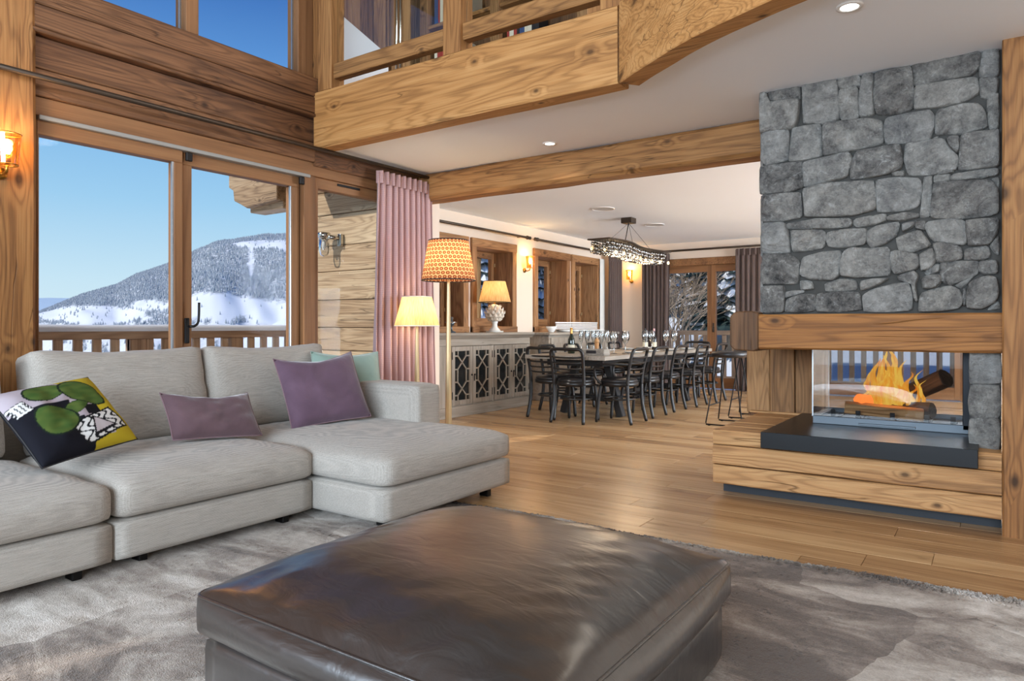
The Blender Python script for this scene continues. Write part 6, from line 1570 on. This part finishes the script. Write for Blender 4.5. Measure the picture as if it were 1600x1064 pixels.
for i in range(5):
    for j in range(2):
        cx_ = -5.50 - 0.02 * j; cy_ = 9.42 + i * 0.27
        pl = MB().lathe([(0.06, 0), (0.065, 0.006), (0.118, 0.022), (0.12, 0.026), (0.06, 0.012), (0.001, 0.012)], 28, (cx_, cy_, 1.01 + 0.014 * j)).build('plate', 'porcelain', None, True)
        tag(pl, '%s white plate of the %s pile on the beige sideboard' % (['lower', 'upper'][j], ['nearest', 'second', 'middle', 'fourth', 'farthest'][i]), 'plate', 'white plates on the beige sideboard')
rk = thing('dish_rack', 'white slatted tray standing upright behind the wine glasses', 'tray', (-5.62, 9.9, 1.01))
box('frame', 'porcelain', -5.66, -5.64, 9.35, 10.75, 1.01, 1.03, rk, 0.004); box('frame', 'porcelain', -5.66, -5.64, 9.35, 10.75, 1.15, 1.17, rk, 0.004)
for i in range(5): box('slat', 'porcelain', -5.655, -5.645, 9.36, 10.74, 1.035 + i * 0.023, 1.048 + i * 0.023, rk)

# ------------------------------------------------------------------ things on the table
def wine_glass_mesh(kind):
    if kind == 'flute': pr = [(0.032, 0.0), (0.03, 0.004), (0.006, 0.01), (0.004, 0.02), (0.004, 0.10), (0.012, 0.12), (0.026, 0.17), (0.028, 0.22), (0.024, 0.25)]
    else: pr = [(0.038, 0.0), (0.036, 0.004), (0.006, 0.012), (0.004, 0.02), (0.0045, 0.10), (0.018, 0.115), (0.040, 0.15), (0.046, 0.185), (0.042, 0.22), (0.036, 0.245)]
    return [(r * 1.12, z * 1.14) for r, z in pr]
def glass(x, y, kind, label, group):
    t = thing('wine_glass' if kind == 'wine' else 'champagne_flute', label, 'glass', (x, y, TZ), 0, group)
    pr = wine_glass_mesh(kind); MB().lathe(pr[:5], 20, (x, y, TZ), caps=False).build('stem_and_foot', 'goblet_glass', t, True)
    MB().lathe([(0.0042, pr[4][1])] + pr[5:], 20, (x, y, TZ), caps=False).build('glass_bowl', 'goblet_glass', t, True)
    m_ = MB(); r, z = pr[-1]; m_.tube([(x + r * math.cos(a * PI / 10), y + r * math.sin(a * PI / 10), TZ + z) for a in range(20)], 0.0012, 4, True); m_.build('rim', 'goblet_glass', t, True)
ordn = ['first', 'second', 'third', 'fourth', 'fifth', 'sixth', 'seventh', 'eighth']
for i, (x, y) in enumerate(((-4.33, 7.80), (-4.24, 7.80), (-4.31, 7.92), (-4.22, 7.93), (-4.13, 7.86), (-4.05, 7.82), (-4.04, 7.95))):
    glass(x, y, 'flute', '%s champagne flute counted from the champagne bottle, near table end' % ordn[i], 'champagne flutes on the table')
for i, (x, y, lab) in enumerate(((-3.86, 7.78, 'near the pepper mill'), (-3.80, 7.98, 'in the middle of the near cluster'), (-3.74, 7.86, 'at the table edge in the near cluster'), (-3.98, 9.0, 'before the dark capped wine bottle'), (-3.92, 9.08, 'before the pink capped wine bottle'), (-3.78, 9.25, 'alone past the wine bottles'), (-3.80, 9.62, 'farthest along the table'))):
    glass(x, y, 'wine', 'clear stemmed wine glass ' + lab, 'wine glasses on the table')
def bottle(name, label, x, y, h, r, mat, cap, lab_z, group=None):
    t = thing(name, label, 'bottle', (x, y, TZ), 0, group)
    MB().lathe([(r * 0.9, 0), (r, 0.01), (r, h * 0.48), (r * 0.92, h * 0.56), (r * 0.45, h * 0.72), (r * 0.36, h * 0.78), (r * 0.36, h * 0.80)], 20, (x, y, TZ)).build('body', mat, t, True)
    MB().lathe([(r * 0.40, h * 0.72), (r * 0.39, h * 0.80), (r * 0.38, h * 0.985), (r * 0.30, h), (0.001, h)], 16, (x, y, TZ)).build('foil', cap, t, True)
    MB().lathe([(r * 1.015, h * lab_z), (r * 1.015, h * (lab_z + 0.22))], 20, (x, y, TZ), caps=False).build('paper_label', 'wine_label', t, True)
bottle('champagne_bottle', 'green champagne bottle with gold foil at the near end of the table', -4.37, 7.62, 0.325, 0.044, 'bottle_dark', 'gold_foil', 0.12)
bottle('wine_bottle', 'dark wine bottle with a black cap in the middle of the table', -4.08, 9.22, 0.31, 0.038, 'bottle_black', 'paper_black', 0.16, 'wine bottles')
bottle('wine_bottle', 'dark wine bottle with a pink cap in the middle of the table', -3.98, 9.30, 0.31, 0.038, 'bottle_black', 'pink_foil', 0.16, 'wine bottles')
pm = thing('pepper_mill', 'turned wooden pepper mill at the near end of the table', 'pepper mill', (-4.0, 7.60, TZ))
MB().lathe([(0.030, 0), (0.030, 0.02), (0.024, 0.05), (0.022, 0.08), (0.027, 0.12), (0.027, 0.14)], 18, (-4.0, 7.60, TZ)).build('body', 'mill_wood', pm, True); MB().lathe([(0.026, 0.142), (0.027, 0.16), (0.022, 0.185), (0.008, 0.19), (0.009, 0.2), (0.001, 0.208)], 18, (-4.0, 7.60, TZ)).build('head', 'mill_wood', pm, True)
cd = thing('cutlery_box', 'low grey wooden box with a dark handle slot at the near end of the table', 'box', (-3.86, 7.28, TZ))
for a, b, c_, d in ((-4.02, -3.70, 7.20, 7.215), (-4.02, -3.70, 7.345, 7.36), (-4.02, -4.005, 7.215, 7.345), (-3.715, -3.70, 7.215, 7.345)): box('side', 'table_wood', a, b, c_, d, TZ, TZ + 0.075, cd, 0.002)
box('bottom', 'table_wood', -4.005, -3.715, 7.215, 7.345, TZ, TZ + 0.01, cd); box('handle_slot', 'paper_black', -3.93, -3.80, 7.197, 7.201, TZ + 0.025, TZ + 0.06, cd)
for i, (x, y) in enumerate(((-3.80, 8.2), (-3.80, 8.75), (-3.80, 9.45), (-3.80, 10.05), (-4.45, 8.2), (-4.45, 8.75), (-4.45, 9.45), (-4.45, 10.05))):
    side = 'open side' if x > -4 else 'wall side'; k_ = ordn[i % 4]
    t = thing('place_setting_plate', 'white dinner plate with folded napkin, %s on the %s of the table' % (k_, side), 'plate', (x, y, TZ), 0, 'dinner plates on the table')
    MB().lathe([(0.07, 0), (0.075, 0.004), (0.13, 0.016), (0.132, 0.02), (0.075, 0.008), (0.001, 0.008)], 28, (x, y, TZ)).build('dish', 'porcelain', t, True)
    MB().box(x - 0.05, x + 0.05, y - 0.03, y + 0.03, TZ + 0.008, TZ + 0.022).build('napkin', 'linen_white', t, False, 0.004)

# ------------------------------------------------------------------ chandelier
chd = thing('chandelier', 'wavy bronze chandelier hung with clear glass drops over the dining table', 'chandelier', (-4.14, 8.85, 2.2))
def wave(s): return -4.14 + 0.075 * math.sin(s * 2 * PI * 1.0 + 0.4)
CYA, CYB, CZ = 7.85, 9.88, 2.20; HW = 0.16
box('canopy', 'bronze', -4.24, -4.08, 8.76, 8.92, 2.525, 2.60, chd, 0.006)
pl_ = []; n = 36
for i in range(n + 1):
    s = i / n; pl_.append((wave(s), CYA + (CYB - CYA) * s))
vs = []
for (x, y) in pl_:
    for dx, z in ((-HW, CZ), (HW, CZ), (HW, CZ + 0.018), (-HW, CZ + 0.018)): vs.append((x + dx, y, z))
fs = [(i * 4 + j, i * 4 + (j + 1) % 4, (i + 1) * 4 + (j + 1) % 4, (i + 1) * 4 + j) for i in range(n) for j in range(4)] + [(3, 2, 1, 0), tuple(n * 4 + j for j in range(4))]
MB().add(vs, fs).build('wavy_plate', 'bronze', chd, False, 0.003)
for s in (0.12, 0.38, 0.62, 0.88):
    MB().tube([(-4.16, 8.84, 2.53), (wave(s), CYA + (CYB - CYA) * s, CZ + 0.018)], 0.003 if s != 0.38 else 0.006, 6).build('hanging_wire', 'grey_steel' if s != 0.38 else 'iron', chd)
sph = bmesh.new(); bmesh.ops.create_icosphere(sph, subdivisions=2, radius=0.026); bm_me = bpy.data.meshes.new('glass_drop'); sph.to_mesh(bm_me); sph.free()
bm_me.polygons.foreach_set('use_smooth', [True] * len(bm_me.polygons)); bm_me.materials.append(MATS['bead_glass'])
R_ = random.Random(2); cnt = 0
for i in range(34):
    s = (i + 0.5) / 34; y = CYA + (CYB - CYA) * s; x = wave(s)
    for c_ in range(4):
        cx_ = x - HW + HW * 2 * (c_ + 0.5) / 4
        edge = c_ in (0, 3); 
        for lv in range(3 if edge else 2):
            if cnt >= 296: break
            if not edge and lv == 0 and i % 2: continue
            o = bpy.data.objects.new('glass_drop', bm_me); COL.objects.link(o); o.parent = chd; o.matrix_parent_inverse = Matrix.Translation(-Vector(WLOC[chd.name]))
            o.location = (cx_ + R_.uniform(-.012, .012), y + R_.uniform(-.012, .012), CZ - 0.04 - 0.048 * (lv if edge else lv + 1.4) - R_.uniform(0, 0.012)); sc = R_.uniform(0.85, 1.15); o.scale = (sc, sc, sc * 1.1); cnt += 1
m = MB()
for i in range(0, 34):
    s = (i + 0.5) / 34; y = CYA + (CYB - CYA) * s; x = wave(s)
    for c_ in range(4): m.tube([(x - HW + HW * 2 * (c_ + 0.5) / 4, y, CZ), (x - HW + HW * 2 * (c_ + 0.5) / 4, y, CZ - 0.15)], 0.0025, 4)
o = m.build('drop_wires', 'bronze', chd); o['kind'] = 'stuff'
for i in range(30):
    s = (i + 0.5) / 30; y = CYA + (CYB - CYA) * s; dx = (-0.12, 0.02, 0.13)[i % 3]
    MB().lathe([(0.001, 0.02), (0.013, 0.012), (0.019, -0.005), (0.013, -0.022), (0.001, -0.03)], 10, (wave(s) + dx, y, CZ - 0.10 - 0.05 * ((i * 7) % 3) / 2)).build('halogen_bulb', 'chandelier_glow', chd, True)
for s in (0.2, 0.5, 0.8): lamp('chandelier_light', 'POINT', (wave(s) + 4.14, CYA + (CYB - CYA) * s - 8.85, -0.22), 9, (1.0, 0.80, 0.55), parent=chd, shadow_soft_size=0.08)

# ------------------------------------------------------------------ recessed lights and ceiling speakers
def downlight(label, x, y, r=0.05, energy=22):
    t = thing('downlight', label, 'light', (x, y, ZC), 0, 'recessed ceiling downlights')
    MB().lathe([(r * 0.8, 0.0), (r * 0.82, -0.006), (r * 1.15, -0.006), (r * 1.2, 0.0)], 28, (x, y, ZC), caps=False).build('rim', 'porcelain', t, True)
    MB().lathe([(0.001, -0.002), (r * 0.8, -0.002)], 24, (x, y, ZC), caps=False).build('lens', 'downlight_glow', t, True)
    lamp('downlight_beam', 'SPOT', (0, 0, -0.02), energy, (1.0, 0.90, 0.76), parent=t, spot_size=2.2, spot_blend=0.9, shadow_soft_size=0.05)
downlight('recessed downlight in the ceiling before the curved fascia', -0.557, 3.581)
downlight('recessed downlight in the ceiling before the old timber beam', -2.992, 4.863)
for i, (x, y) in enumerate(((0.6, 6.6), (0.6, 9.2), (-0.6, 7.4), (-0.6, 9.6))): downlight('added unseen downlight over the bar behind the chimney, %s from the hearth' % ['first', 'third', 'second', 'fourth'][i], x, y, 0.05, 20)  # extra unseen downlights added to brighten the bar and dining side
for x, y, lab in ((-4.095, 7.944, 'round grey ceiling speaker nearer the timber beam'), (-4.118, 9.622, 'round grey ceiling speaker past the chandelier mount')):
    t = thing('ceiling_speaker', lab, 'speaker', (x, y, ZC), 0, 'ceiling speakers')
    MB().lathe([(0.13, 0.0), (0.132, -0.008), (0.145, -0.008), (0.15, 0.0)], 32, (x, y, ZC), caps=False).build('rim', 'porcelain', t, True); MB().lathe([(0.001, -0.004), (0.13, -0.004)], 32, (x, y, ZC), caps=False).build('grille', 'speaker_grille', t, True)
